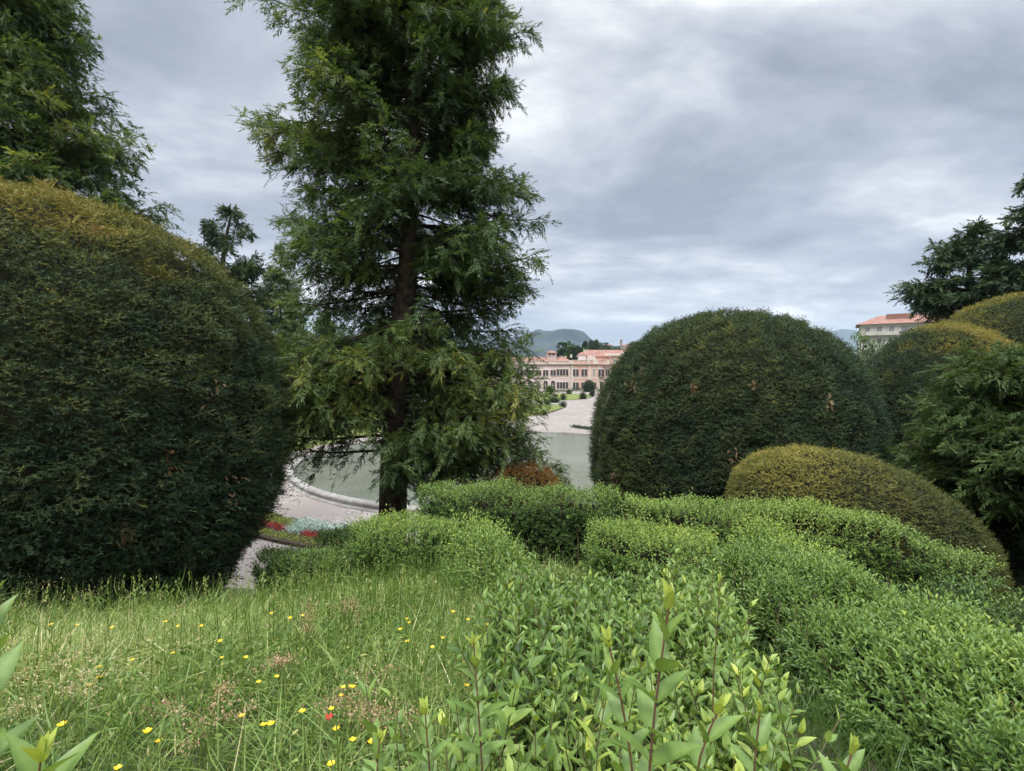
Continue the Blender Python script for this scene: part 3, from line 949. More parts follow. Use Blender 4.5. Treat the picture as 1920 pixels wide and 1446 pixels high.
# the tip of a pine beyond, upper left
D4 = 55.0
def zz4(py): return P(960, py, D4)[2]
def x4(px): return P(px, 690, D4)[0]
conifer('pine_tree', 'dark open pine top seen against the sky between the huge yew and the cedar',
        [(x4(412), D4, 0), (x4(415), D4, zz4(560)), (x4(424), D4, zz4(470)), (x4(440), D4, zz4(395))], 0.7,
        [(zz4(640), 4.5, 4.5), (zz4(560), 4.4, 5.2), (zz4(500), 1.8, 4.6), (zz4(460), 2.3, 3.8), (zz4(430), 2.9, 3.0), (zz4(405), 1.5, 2.0), (zz4(392), 0.3, 0.3)],
        zz4(640), zz4(394), 100, 505, 'dist', 0.80, 9, 7, up0=0.3, droop=0.05, lift=0.0, hang=0.0, lod=FEA_L, twigs=False, start=0.35)
# conifers standing behind the cedar
for k, (px, top, Y, wpx, lab) in enumerate([
        (528, 462, 66, 62, 'dark conifer half hidden behind the left flank of the cedar'),
        (610, 585, 84, 48, 'dull green conifer glimpsed through the lower cedar branches'),
        (700, 630, 90, 48, 'shaded conifer straight behind the cedar trunk')]):
    zt = P(960, top, Y)[2]; x0 = P(px, 690, Y)[0]; wm = wpx * Y / F
    conifer('conifer_tree', lab, [(x0, Y, 0), (x0, Y, zt * 0.6), (x0, Y, zt)], 0.25,
            [(2, wm, wm), (zt * 0.6, wm * 0.9, wm * 0.9), (zt * 0.85, wm * 0.5, wm * 0.5), (zt, 0.1, 0.1)], 2.5, zt + 0.25, 230, 600 + k, 'cedar', 0.62, 11, 8, start=0.12, lod=FEA_L, twigs=False)

# cedars at the far right
D5 = 31.0
def zz5(py): return P(960, py, D5)[2]
def x5(px): return P(px, 690, D5)[0]
conifer('cedar_tree', 'dark layered cedar with level pointed branches above the yellow domes', [(x5(1812), D5, 3.5), (x5(1812), D5, zz5(500)), (x5(1822), D5, zz5(418))], 0.4,
        [(8, 3.2, 4), (zz5(610), 3.2, 4), (zz5(560), 3.0, 4.0), (zz5(530), 3.0, 4), (zz5(500), 2.0, 1.7), (zz5(470), 1.7, 1.3), (zz5(440), 1.0, 0.8), (zz5(420), 0.3, 0.3)],
        7, zz5(421), 190, 700, 'dist', 0.5, 13, 9, up0=0.15, droop=0.12, lift=0.05, hang=0.2, lod=FEA_L, twigs=False,
        extra=[(zz5(553), 180, 3.7), (zz5(545), 186, 3.6), (zz5(533), 176, 3.8), (zz5(560), 190, 3.3), (zz5(488), 180, 2.9), (zz5(466), 183, 2.7)])
D6 = 27.0
def zz6(py): return P(960, py, D6)[2]
def x6(px): return P(px, 690, D6)[0]
conifer('cedar_tree', 'taller dark cedar cut by the right edge of the picture', [(x6(1975), D6, 4), (x6(1975), D6, zz6(400)), (x6(1975), D6, zz6(230))], 0.5,
        [(8, 3.4, 4), (zz6(560), 3.1, 4), (zz6(470), 2.7, 4), (zz6(420), 2.3, 3.3), (zz6(380), 1.9, 2.6), (zz6(330), 1.7, 2), (zz6(280), 1.0, 1.2), (zz6(235), 0.2, 0.2)],
        8, zz6(240), 190, 710, 'dist', 0.55, 13, 9, up0=0.2, droop=0.15, lift=0.05, hang=0.2, lod=FEA_L, twigs=False)

# ------------------------------------------------------------------ broadleaf trees
def broadleaf(name, label, x, y, z0, h, rw, seed, mat='broad', leaf=0.30, clumps=60, per=60, tint=0.45, sparse=1.0, crown0=0.25, group=None, cat='tree', bark='graybark'):
    g = np.random.default_rng(seed)
    root = thing(name, label, cat, (x, y, z0), group)
    zc_ = z0 + h * (crown0 + 1) / 2; rh = h * (1 - crown0) / 2
    th = np.linspace(0, 1, 8)
    tl = np.stack([x + 0.02 * h * np.sin(3 * th), y + 0 * th, z0 + h * 0.8 * th], -1)
    lines = [(tl, 0.03 * h * (1 - 0.8 * th))]
    d = norm(g.normal(size=(clumps, 3)))
    rad = g.uniform(0.45, 1.0, clumps) ** 0.5
    cc = np.array((x, y, zc_)) + d * rad[:, None] * np.array((rw, rw, rh)) * (1 + 0.16 * wob(d, 3, seed)[:, None])
    for c in cc[:26]:
        b_ = tl[g.integers(2, 6)]
        mid = (b_ + c) / 2 + np.array((0, 0, -0.05 * h))
        lines.append((np.array([b_, mid, c]), np.array((0.012, 0.008, 0.003)) * h))
    build('trunk', *tubes(lines, 5), M[bark], root, None, True)
    n = int(clumps * per * sparse)
    ci = g.integers(0, clumps, n)
    p = cc[ci] + norm(g.normal(size=(n, 3))) * (g.uniform(0.2, 1, n) ** 0.5)[:, None] * rw * g.uniform(0.22, 0.36, clumps)[ci][:, None]
    dd = (p - np.array((x, y, zc_))) / rw * 0.5 + g.normal(size=(n, 3)) * 0.6
    t = tint + 0.14 * g.normal(size=clumps)[ci] + 0.12 * g.normal(size=n)
    V_, F_, T_ = scatter(*leaf_simple(0.6, 0.1, 0.1), p, dd, g.normal(size=(n, 3)) * 0.5 + np.array((0, 0, 1.0)), leaf * g.uniform(0.7, 1.3, n), t)
    build('crown', V_, F_, M[mat], root, T_)
    return root


lab = ['bright green park tree beyond the pond, leftmost behind the cedar', 'dark green park tree beyond the pond seen through the cedar gaps', 'light green round park tree behind the cedar trunk',
       'tall dark park tree beyond the pond behind the cedar', 'mid green park tree beside the palace end behind the cedar', 'low bright park tree behind the right flank of the cedar']
for k, (px, top, Y, wpx, mt) in enumerate([(395, 590, 95, 70, 'darkbroad'), (480, 570, 88, 62, 'darkbroad'), (575, 600, 92, 60, 'broad'), (660, 610, 84, 58, 'darkbroad'), (745, 590, 96, 70, 'broad'), (835, 622, 120, 52, 'darkbroad')]):
    p = P(px, top, Y)
    broadleaf('park_tree', lab[k], p[0], Y, 0, p[2], wpx * Y / F, 800 + k, mt, 0.42, 80, 60, crown0=0.12, group='park trees beyond the pond')
# low clipped hedge row on the far bank
# trees behind the palace
lab = ['dark purple grey rounded tree left of the row behind the palace', 'light green rounded tree behind the palace roofs', 'low green tree beside the light green one behind the palace', 'pointed dark tree in the row above the palace roof',
       'yellowish green tree in the row above the palace roof', 'dark pointed conifer above the long red roof', 'broad green tree above the long red roof', 'dull green tree above the long red roof near the clock gable', 'dark tree under the hilltop houses', 'round pale green tree on the skyline right of the bell tower', 'small round dark tree on the skyline above the big yew dome']
for k, (px, top, Y, wpx, mt, z0) in enumerate([(1056, 648, 262, 9, 'darkbroad', 0), (1072, 648, 250, 10, 'broad', 0), (1082, 655, 246, 9, 'darkbroad', 0), (1094, 645, 275, 7, 'darkbroad', 0), (1100, 652, 255, 9, 'broad', 0),
                                               (1111, 641, 290, 8, 'darkbroad', 0), (1121, 644, 280, 13, 'darkbroad', 0), (1138, 649, 270, 12, 'darkbroad', 0), (1154, 650, 265, 12, 'darkbroad', 0), (1188, 635, 300, 11, 'broad', 0), (1214, 636, 305, 7, 'darkbroad', 0)]):
    p = P(px, top, Y)
    broadleaf('park_tree', lab[k], p[0], Y, z0, p[2], 1.25 * wpx * Y / F, 830 + k, mt, 0.9, 110, 46, tint=0.3 if mt == 'darkbroad' else 0.3, crown0=0.3)
# sparse little tree by the white house
p = P(1618, 612, 60)
broadleaf('bare_tree', 'sparse pale tree with thin leaves before the white house', p[0], 60, 0, p[2], 2.1, 870, 'broad', 0.22, 60, 40, tint=0.5, sparse=1.3, crown0=0.3)
p = P(1665, 622, 46)
broadleaf('park_tree', 'brown dark tree filling the gap before the white house and the yellow dome', p[0], 46, 2, p[2] - 2, 2.6, 871, 'darkbroad', 0.26, 60, 50, tint=0.2, crown0=0.2)

# ------------------------------------------------------------------ small topiaries near the palace
def topiary(label, px, top, bot, wpx, shape, mat, seed, name='topiary_bush'):
    gp = G((px), bot); Y = gp[1]
    h = P(px, top, Y)[2]; r_ = wpx / 2 * Y / F
    if shape == 'dome':
        pr = [(0, 0.92), (0.3, 1), (0.55, 0.93), (0.75, 0.74), (0.9, 0.45), (1, 0)]
    elif shape == 'ball':
        pr = [(0, 0.45), (0.15, 0.8), (0.4, 1), (0.65, 0.95), (0.85, 0.6), (1, 0)]
    else:
        pr = [(0, 0.9), (0.5, 1), (0.8, 0.85), (0.95, 0.5), (1, 0)]
    yew(name, label, (gp[0], Y, 0.03), [(z * h, r0 * r_) for z, r0 in pr], seed, 75, 0.30, mat, 0.25 if mat == 'yew' else 0.1, 0.30 if mat == 'yew' else 0.6, bumps=0.06, cat='topiary')


topiary('large dark domed topiary right in front of the palace facade', 1104, 712, 735, 23, 'dome', 'yew', 900)
topiary('bright green ball topiary on the back lawn before the arched wing', 1031, 722, 738.5, 15, 'ball', 'broad', 901)
topiary('small dark domed topiary at the back lawn edge between ball and large dome', 1067, 729, 739, 11, 'dome', 'yew', 902)
topiary('small dark topiary just below the large dome by the gravel', 1110, 731, 742.5, 11.5, 'dome', 'yew', 903)
topiary('dark beehive topiary at the gravel corner of the back lawn', 1093, 735, 748.5, 13.5, 'dome', 'yew', 904)
topiary('dark beehive topiary in the middle of the back lawn edge', 1056, 737, 750, 12.5, 'dome', 'yew', 905)
topiary('rounded dark bush at the tip of the front lawn', 1055.5, 753, 762.5, 14.5, 'ball', 'yew', 906)
topiary('wide olive mound between the two lawns', 1038.5, 745, 755, 22, 'low', 'yew', 907)
topiary('small mushroom shaped bush left of the olive mound', 1026.5, 749, 759, 12, 'ball', 'yew', 908)
topiary('dark bush on the front lawn half behind the cedar', 1021, 768, 779, 14, 'low', 'yew', 909)
topiary('dark brown bush at the far lawn edge beside the cedar', 1003, 728, 739, 10.5, 'dome', 'yew', 910)
topiary('low spreading green bush under the bright green ball', 1031, 739, 744, 30, 'low', 'darkbroad', 911)

# ------------------------------------------------------------------ palace
YP = 196.0
def zx(v): return P(950 + v / 5.56, 690, YP)[0]
def zzv(v): return P(960, 560 + v / 5.56, YP)[2]


palace = thing('palace', 'long pink baroque palace with shuttered windows and red tiled roofs beyond the garden', 'palace', (zx(700), YP, 0))
CX = zx(1300)                                             # axis of the clock gable


def mirror(a): return 2 * CX - a


zc1, zc0, zpar = zzv(690), 0.0, zzv(645)
def sides(w_, a, b_, *rest):
    w_[0].box(a, b_, *rest); w_[1].box(mirror(b_), mirror(a), *rest)


w = [MB(), MB()]
sides(w, zx(680), zx(1000), YP, YP + 12, zc0, zc1)
sides(w, zx(1000), zx(1095), YP + 1.6, YP + 12, zc0, zc1)
sides(w, zx(680), zx(1075), YP + 0.35, YP + 11, zc1, zpar)
for k in w: k.build('salmon_wall', M['salmon'], palace)
w = [MB(), MB()]
sides(w, zx(-330), zx(680) - 0.02, YP + 1.2, YP + 13, zc0, zc1)
sides(w, zx(-330), zx(680) - 0.02, YP + 1.5, YP + 12.5, zc1, zzv(655))
for k in w: k.build('pale_wall', M['palepink'], palace)
ztop = zzv(600)
w = MB(); w.box(zx(1095), mirror(zx(1095)), YP + 2.6, YP + 16, zc0, ztop)
w.build('central_wall', M['salmon'], palace)
# cornices and string courses
w = MB()
for a, b_, yy in ((zx(680), zx(1000), YP), (zx(-330), zx(680), YP + 1.2), (zx(1000), zx(1095), YP + 1.6)):
    for (p_, q_) in ((a, b_), (mirror(b_), mirror(a))):
        w.box(p_ - 0.15, q_ + 0.15, yy - 0.55, yy + 0.5, zc1 + 0.003, zc1 + 0.28)
        w.box(p_ - 0.06, q_ + 0.06, yy - 0.30, yy + 0.4, zc1 - 0.24, zc1)
w.box(zx(1095) - 0.3, mirror(zx(1095)) + 0.3, YP + 2.0, YP + 3.0, ztop + 0.003, ztop + 0.3)
w.box(zx(1095) + 0.02, mirror(zx(1095)) - 0.02, YP + 2.2, YP + 2.9, zc1 - 0.1, zc1 + 0.2)
w.build('cornice', M['mould'], palace)
w2 = [MB(), MB()]
for a, b_, yy in ((zx(680), zx(1000), YP), (zx(530), zx(680), YP + 1.2), (zx(1000), zx(1095), YP + 1.6)):
    for w, (p_, q_) in zip(w2, ((a, b_), (mirror(b_), mirror(a)))):
        w.box(p_ + 0.02, q_ - 0.02, yy - 0.08, yy + 0.1, zzv(835), zzv(822))
        w.box(p_ + 0.02, q_ - 0.02, yy - 0.12, yy + 0.1, 0.0, 0.7)
# parapet coping
for (a, b_, yy, zp) in ((zx(680), zx(1075), YP + 0.3, zpar), (zx(-330), zx(680), YP + 1.45, zzv(655))):
    for w, (p_, q_) in zip(w2, ((a, b_), (mirror(b_), mirror(a)))):
        w.box(p_ - 0.1, q_ + 0.1, yy - 0.12, yy + 0.6, zp + 0.003, zp + 0.2)
for w in w2: w.build('string_course', M['cream'], palace)
for zxp, wd in ((655, 26), (684, 18), (866, 20), (955, 12), (1004, 12), (1040, 9), (532, 8), (1090, 10), (1205, 14)):
    yy = YP if 680 <= zxp < 1000 else (YP + 1.2 if zxp < 680 else (YP + 1.6 if zxp < 1095 else YP + 2.6))
    for s_ in (0, 1):
        a, b_ = zx(zxp - wd / 2), zx(zxp + wd / 2)
        if s_: a, b_ = mirror(b_), mirror(a)
        w = MB(); w.box(a, b_, yy - 0.14, yy + 0.1, 0.0, zc1 - 0.26); w.box(a - 0.1, b_ + 0.1, yy - 0.22, yy + 0.1, zc1 - 0.75, zc1 - 0.45)
        w.build('pilaster', M['cream'], palace)


def window(xc, z0, z1, wd, yy, arch=False, shut=True, label=None):
    f = MB(); t = 0.22
    f.box(xc - wd / 2 - t, xc - wd / 2, yy - 0.10, yy + 0.12, z0 - 0.1, z1)
    f.box(xc + wd / 2, xc + wd / 2 + t, yy - 0.10, yy + 0.12, z0 - 0.1, z1)
    if arch:
        n = 10; ro, ri = wd / 2 + t, wd / 2
        for k in range(n):
            a0, a1 = math.pi * k / n, math.pi * (k + 1) / n
            f.prism([(xc + ri * math.cos(a0), z1 + ri * math.sin(a0)), (xc + ro * math.cos(a0), z1 + ro * math.sin(a0)),
                     (xc + ro * math.cos(a1), z1 + ro * math.sin(a1)), (xc + ri * math.cos(a1), z1 + ri * math.sin(a1))][::-1], yy - 0.10, yy + 0.1)
    else:
        f.box(xc - wd / 2 - t - 0.12, xc + wd / 2 + t + 0.12, yy - 0.2, yy + 0.12, z1, z1 + 0.3)
    f.box(xc - wd / 2 - t - 0.1, xc + wd / 2 + t + 0.1, yy - 0.16, yy + 0.12, z0 - 0.3, z0 - 0.1)
    fr = f.build('window', M['cream'], palace)
    gl = MB()
    if arch:
        gl.prism([(xc - wd / 2, z0 - 0.1), (xc + wd / 2, z0 - 0.1), (xc + wd / 2, z1)] + [(xc + wd / 2 * math.cos(math.pi * k / 10), z1 + wd / 2 * math.sin(math.pi * k / 10)) for k in range(1, 10)] + [(xc - wd / 2, z1)], yy - 0.02, yy + 0.08)
    else:
        gl.box(xc - wd / 2, xc + wd / 2, yy - 0.02, yy + 0.08, z0 - 0.1, z1)
    gl.build('pane', M['shutter' if arch else 'glass'], fr)
    ml = MB()
    ml.box(xc - 0.05, xc + 0.05, yy - 0.06, yy - 0.022, z0 - 0.09, z1)
    ml.box(xc - wd / 2, xc - 0.052, yy - 0.055, yy - 0.023, z0 + (z1 - z0) * 0.62, z0 + (z1 - z0) * 0.66)
    ml.box(xc + 0.052, xc + wd / 2, yy - 0.055, yy - 0.023, z0 + (z1 - z0) * 0.62, z0 + (z1 - z0) * 0.66)
    ml.build('glazing_bar', M['white'], fr)
    if shut:
        for s_ in (-1, 1):
            h_ = MB(); sw = wd * 0.42
            a = xc + s_ * (wd / 2 - 0.02)
            b_ = xc + s_ * (wd / 2 - 0.02 - sw * 0.72)
            a2 = a + s_ * 0.30
            h_.box(min(a2, b_), max(a2, b_), yy - 0.28, yy - 0.21, z0 - 0.08, z1 - 0.02)
            h_.build('shutter', M['shutter'], fr)


UP0, UP1 = zzv(803), zzv(737)
LO0, LO1 = zzv(938), zzv(873)
for v in (720, 809):
    for s_ in (0, 1):
        x_ = zx(v) if not s_ else mirror(zx(v))
        window(x_, UP0, UP1, 1.55, YP); window(x_, LO0, LO1, 1.55, YP)
for s_ in (0, 1):
    f_ = (lambda v: zx(v)) if not s_ else (lambda v: mirror(zx(v)))
    window(f_(908), UP0, UP1, 0.75, YP, shut=False); window(f_(908), LO0, LO1, 1.2, YP)
    window(f_(984), UP0 - 0.1, UP1, 1.6, YP + (0 if 984 < 1000 else 0))
    window(f_(1060), UP0, UP1, 0.95, YP + 1.6); window(f_(1060), LO0, LO1, 0.95, YP + 1.6)
    window(f_(1134), UP0 - 0.2, UP1, 1.5, YP + 2.6); window(f_(1134), LO0, LO1, 1.5, YP + 2.6)
    window(f_(1235), UP0 - 0.2, UP1, 1.5, YP + 2.6); window(f_(1235), LO0, LO1, 1.5, YP + 2.6)
    for v in (1133, 1215):
        window(f_(v), zzv(666), zzv(632), 0.85, YP + 2.6, shut=False)
    for v in (554, 617):
        window(f_(v), UP0 + 0.1, UP1, 1.5, YP + 1.2); window(f_(v), LO0, LO1, 1.5, YP + 1.2)
    for v in (487, 408, 333, 255, 178, 100, 22, -56, -134, -212, -290):
        window(f_(v), UP0 + 0.05, UP1 - 0.35, 1.35, YP + 1.2)
    for v in (487, 408, 330, 252, 174, 96, 18, -60, -138, -216, -294):
        window(f_(v), zzv(925 if v < 400 else 948), zzv(880), 1.35 if v < 400 else 1.7, YP + 1.2, arch=True, shut=False)
    d_ = MB(); xd = f_(988)
    d_.box(xd - 0.95, xd - 0.6, YP - 0.12, YP + 0.1, 0, zzv(868)); d_.box(xd + 0.6, xd + 0.95, YP - 0.12, YP + 0.1, 0, zzv(868)); d_.box(xd - 1.05, xd + 1.05, YP - 0.2, YP + 0.1, zzv(868), zzv(856))
    do = d_.build('door', M['cream'], palace)
    d_ = MB(); d_.box(xd - 0.6, xd - 0.01, YP - 0.04, YP + 0.05, 0, zzv(868)); d_.box(xd + 0.01, xd + 0.6, YP - 0.04, YP + 0.05, 0, zzv(868))
    d_.build('door_leaves', M['shutter'], do)
    d_ = MB(); d_.box(xd - 1.1, xd + 0.9, YP - 0.7, YP - 0.02, zzv(822), zzv(816))
    for k in range(9):
        d_.box(xd - 1.05 + k * 0.23, xd - 1.02 + k * 0.23, YP - 0.68, YP - 0.65, zzv(815.9), zzv(795))
    d_.box(xd - 1.1, xd + 0.9, YP - 0.7, YP - 0.63, zzv(795), zzv(793))
    d_.build('balcony', M['shutter'], palace)
# parapet panels and volutes
w = MB()
for a, b_ in ((845, 865), (905, 938), (940, 952), (1045, 1070), (655, 690), (740, 748)):
    for s_ in (0, 1):
        p_, q_ = (zx(a), zx(b_)) if not s_ else (mirror(zx(b_)), mirror(zx(a)))
        w.box(p_, q_, YP + 0.2, YP + 0.34, zc1 + 0.3, zpar)
for s_ in (0, 1):                                     # small arched gable over the narrow window
    xc = zx(872) if not s_ else mirror(zx(872)); ro = 0.04 * 34 * 0.9
    w.prism([(xc - ro, zpar + 0.21), (xc + ro, zpar + 0.21), (xc + ro, zpar + 0.6)] + [(xc + ro * math.cos(math.pi * k / 10), zpar + 0.6 + ro * 1.05 * math.sin(math.pi * k / 10)) for k in range(1, 10)] + [(xc - ro, zpar + 0.6)], YP + 0.3, YP + 0.9)
    xs = zx(915) if not s_ else mirror(zx(915))
    w.prism([(xs - 0.75, zpar + 0.21), (xs + 0.75, zpar + 0.21), (xs + 0.6, zpar + 0.7), (xs + 0.25, zpar + 1.5), (xs + 0.1, zpar + 1.9), (xs - 0.2, zpar + 1.9), (xs - 0.45, zpar + 1.2)], YP + 0.32, YP + 0.88)
w.box(zx(1035), mirror(zx(1035)), YP + 2.9, YP + 3.3, ztop + 0.31, zzv(570))
w.build('parapet', M['cream'], palace)
# clock gable
w = MB(); ra = 2.35; zg = zzv(545)
out_ = [(CX - 4.4, ztop + 0.31), (CX + 4.4, ztop + 0.31), (CX + 3.9, ztop + 1.0), (CX + 3.0, ztop + 1.5), (CX + ra, zg)] + [(CX + ra * math.cos(math.pi * k / 14), zg + ra * 0.92 * math.sin(math.pi * k / 14)) for k in range(1, 14)] + [(CX - ra, zg), (CX - 3.0, ztop + 1.5), (CX - 3.9, ztop + 1.0)]
w.prism(out_, YP + 2.5, YP + 3.6)
gable = w.build('clock_gable', M['palepink'], palace)
w = MB()
for k in range(14):
    a0, a1 = math.pi * k / 14, math.pi * (k + 1) / 14
    w.prism([((CX + rr_ * math.cos(a_)), zg + rr_ * 0.92 * math.sin(a_)) for rr_, a_ in ((ra + 0.2, a0), (ra + 0.2, a1), (ra - 0.15, a1), (ra - 0.15, a0))], YP + 2.3, YP + 3.4)
w.build('gable_moulding', M['mould'], gable)
w = MB(); w.prism([(CX + 1.25 * math.cos(2 * math.pi * k / 28), zg - 0.1 + 1.25 * math.sin(2 * math.pi * k / 28)) for k in range(28)], YP + 2.42, YP + 2.49)
w.build('clock_face', M['white'], gable)
# roofs
w = MB()
w.hip(zx(770), mirror(zx(770)), YP + 5, YP + 18, zzv(612) + 0.5, zzv(540) + 0.6, 4.5)
roof = w.build('roof', M['tile'], palace)
w = MB(); w.box(zx(800), mirror(zx(800)), YP + 5.6, YP + 17.4, zpar, zzv(612) + 0.48)
w.build('attic_wall', M['salmon'], palace)
w = MB()
for s_ in (0, 1):
    a, b_ = (zx(-330), zx(690)) if not s_ else (mirror(zx(690)), mirror(zx(-330)))
    w.hip(a + 0.5, b_ + (0.0), YP + 2.4, YP + 12.6, zzv(655) - 0.1, zzv(605), 2.5)
w.build('roof', M['tile'], palace)
for s_ in (0, 1):
    a, b_ = (zx(430), zx(530)) if not s_ else (mirror(zx(530)), mirror(zx(430)))
    w = MB(); w.box(a, b_, YP + 5, YP + 9.5, zzv(650), zzv(562)); w.box(a - 0.25, b_ + 0.25, YP + 4.7, YP + 9.8, zzv(600), zzv(594))
    tw_ = w.build('roof_turret', M['palepink'], palace)
    w = MB(); w.hip(a - 0.5, b_ + 0.5, YP + 4.4, YP + 10.1, zzv(561), zzv(534), 2.0); w.build('turret_roof', M['tile'], tw_)
    w = MB()
    for k in range(2):
        w.box(a + 0.6 + 1.5 * k, a + 1.6 + 1.5 * k, YP + 4.95, YP + 5.05, zzv(590), zzv(570))
    w.build('turret_opening', M['shutter'], tw_)
    a, b_ = (zx(762), zx(838)) if not s_ else (mirror(zx(838)), mirror(zx(762)))
    w = MB(); w.box(a, b_, YP + 3.6, YP + 5.4, zpar, zzv(585)); dm = w.build('dormer', M['white'], palace)
    w = MB(); w.hip(a - 0.35, b_ + 0.35, YP + 3.3, YP + 7, zzv(584.5), zzv(556), 1.4); w.build('dormer_roof', M['tile'], dm)
for v, top in ((845, 528), (868, 530), (600, 598), (640, 600), (700, 582), (1025, 535)):
    x_ = zx(v); w = MB(); w.box(x_ - 0.35, x_ + 0.35, YP + 9, YP + 9.7, zzv(610), zzv(top)); w.box(x_ - 0.45, x_ + 0.45, YP + 8.9, YP + 9.8, zzv(top) + 0.002, zzv(top) + 0.2)
    w.build('chimney', M['cream'], roof)
# entrance steps
w = MB()
for k in range(3):
    w.box(zx(925) + 0.3 * k, zx(1090) - 0.3 * k, YP - 2.2 + 0.45 * k, YP - 0.13, 0.006 + 0.17 * k, 0.17 * (k + 1) + 0.004)
w.build('entrance_steps', M['stone'], palace)

# low bank of shrubs at the foot of the facade, left of the large dome
def shrub(name, label, x, y, z, rx, ry, h, seed, mat, leaf=0.2, n=900, tint=0.4, cat='shrub', group=None):
    g = np.random.default_rng(seed)
    root = thing(name, label, cat, (x, y, z), group)
    d = norm(g.normal(size=(n, 3))); d[:, 2] = np.abs(d[:, 2])
    rad = g.uniform(0.5, 1.0, n) ** 0.5 * (1 + 0.13 * wob(d, 4, seed))
    p = np.array((x, y, z)) + d * rad[:, None] * np.array((rx, ry, h))
    V_, F_, T_ = scatter(*LEAF, p, d + g.normal(size=(n, 3)) * 0.5, g.normal(size=(n, 3)) * 0.5 + np.array((0, 0, 1.0)), leaf * g.uniform(0.7, 1.3, n), tint + 0.15 * g.normal(size=n))
    build('leaves', V_, F_, M[mat], root, T_)
    lines = []
    for k in range(8):
        a = g.uniform(0, 6.28); q_ = np.array((x + 0.6 * rx * math.cos(a), y + 0.6 * ry * math.sin(a), z + 0.7 * h))
        lines.append((np.array([(x, y, z - 0.1), (np.array((x, y, z)) + q_) / 2, q_]), np.array((0.03, 0.02, 0.008)) * max(h, 0.4)))
    build('stems', *tubes(lines, 4), M['bark'], root)
    return root


for k, (v, lb) in enumerate(((700, 'grey green shrub at the palace foot left of the large dome topiary'), (750, 'second grey green shrub at the palace foot touching the large dome topiary'))):
    shrub('palace_shrub', lb, zx(v), YP - 1.6, 0.0, 1.0, 0.8, 1.3, 930 + k, 'variegated', 0.3, 500)
w_ = G(1060, 733.5)
for k, (pxa, lb) in enumerate(((985, 'low dark hedge strip before the palace arches near the cedar'), (1050, 'low dark hedge strip before the palace shuttered windows'))):
    c = P(pxa, 733, 186)
    shrub('low_hedge', lb, c[0], 186, 0.0, 5.2, 0.6, 0.7, 940 + k, 'darkbroad', 0.3, 1100, 0.3, 'hedge')

# a person standing near the palace
px_, py_ = zx(930), YP - 2.9
man = thing('person', 'person in dark clothes standing by the large dome topiary at the palace', 'person', (px_, py_, 0))
me = bpy.data.meshes.new('body')
J = [(0, 0, 0.95), (0, 0, 1.2), (0, 0, 1.42), (0, 0, 1.52), (0, -0.01, 1.62), (0, -0.01, 1.74), (0.1, 0, 0.9), (0.12, 0, 0.48), (0.13, 0, 0.07), (0.13, -0.16, 0.04), (-0.1, 0, 0.9), (-0.12, 0.03, 0.48), (-0.13, 0.05, 0.07), (-0.13, -0.1, 0.04),
     (0.2, 0, 1.4), (0.26, 0.02, 1.12), (0.27, -0.06, 0.88), (0.27, -0.09, 0.78), (-0.2, 0, 1.4), (-0.26, 0.02, 1.12), (-0.27, -0.06, 0.88), (-0.27, -0.09, 0.78)]
Ed = [(0, 1), (1, 2), (2, 3), (3, 4), (4, 5), (0, 6), (6, 7), (7, 8), (8, 9), (0, 10), (10, 11), (11, 12), (12, 13), (2, 14), (14, 15), (15, 16), (16, 17), (2, 18), (18, 19), (19, 20), (20, 21)]
Rd = [0.15, 0.14, 0.15, 0.06, 0.10, 0.08, 0.10, 0.07, 0.05, 0.04, 0.10, 0.07, 0.05, 0.04, 0.07, 0.05, 0.04, 0.03, 0.07, 0.05, 0.04, 0.03]
me.from_pydata(J, Ed, [])
me.materials.append(M['cloth'])
bo = bpy.data.objects.new('body', me); COL.objects.link(bo); bo.parent = man
bo.modifiers.new('skin', 'SKIN')
for k, r0 in enumerate(Rd):
    me.skin_vertices[0].data[k].radius = (r0, r0 * 0.85)
me.skin_vertices[0].data[0].use_root = True
sb = bo.modifiers.new('smooth', 'SUBSURF'); sb.levels = sb.render_levels = 1

# ------------------------------------------------------------------ white house at the right, hill houses, bell tower, mountains
Yh = 150.0
hxc = P(1692, 690, Yh)[0]; hx0, hx1 = hxc - 11.3, hxc + 11.3
ze = P(960, 606, Yh)[2]
house = thing('apartment_house', 'white apartment house with red tiled roof above the clipped yews on the right', 'house', ((hx0 + hx1) / 2, Yh, 0))
w = MB(); w.box(hx0 + 0.8, hx1, Yh, Yh + 14, 0, ze); w.build('wall', M['housewall'], house)
w = MB(); w.hip(hx0 - 0.2, hx1 + 1, Yh - 0.9, Yh + 15, ze + 0.01, ze + 3.0, 6.0); rf = w.build('roof', M['tile'], house)
w = MB(); w.box(hx0 + 7.5, hx0 + 14, Yh + 3, Yh + 7, ze + 1.1, ze + 3.1); w.build('roof_ridge_block', M['tile'], rf)
w = MB(); w.box(hx0 + 0.4, hx1, Yh - 1.2, Yh - 0.003, ze - 3.4, ze - 3.15); w.box(hx0 + 0.4, hx1, Yh - 1.2, Yh - 1.1, ze - 3.14, ze - 2.3); w.build('balcony', M['housewall'], house)
for rowz in (ze - 2.4, ze - 5.8, ze - 9.2):
    for k in range(8):
        x_ = hx0 + 2.0 + k * 2.9
        w = MB(); w.box(x_, x_ + 1.4, Yh - 0.06, Yh + 0.05, rowz, rowz + 1.7); fr = w.build('window', M['cream'], house)
        w = MB(); w.box(x_ + 0.1, x_ + 0.68, Yh - 0.09, Yh - 0.061, rowz + 0.1, rowz + 1.6); w.box(x_ + 0.72, x_ + 1.3, Yh - 0.09, Yh - 0.061, rowz + 0.1, rowz + 1.6); w.build('pane', M['glass'], fr)

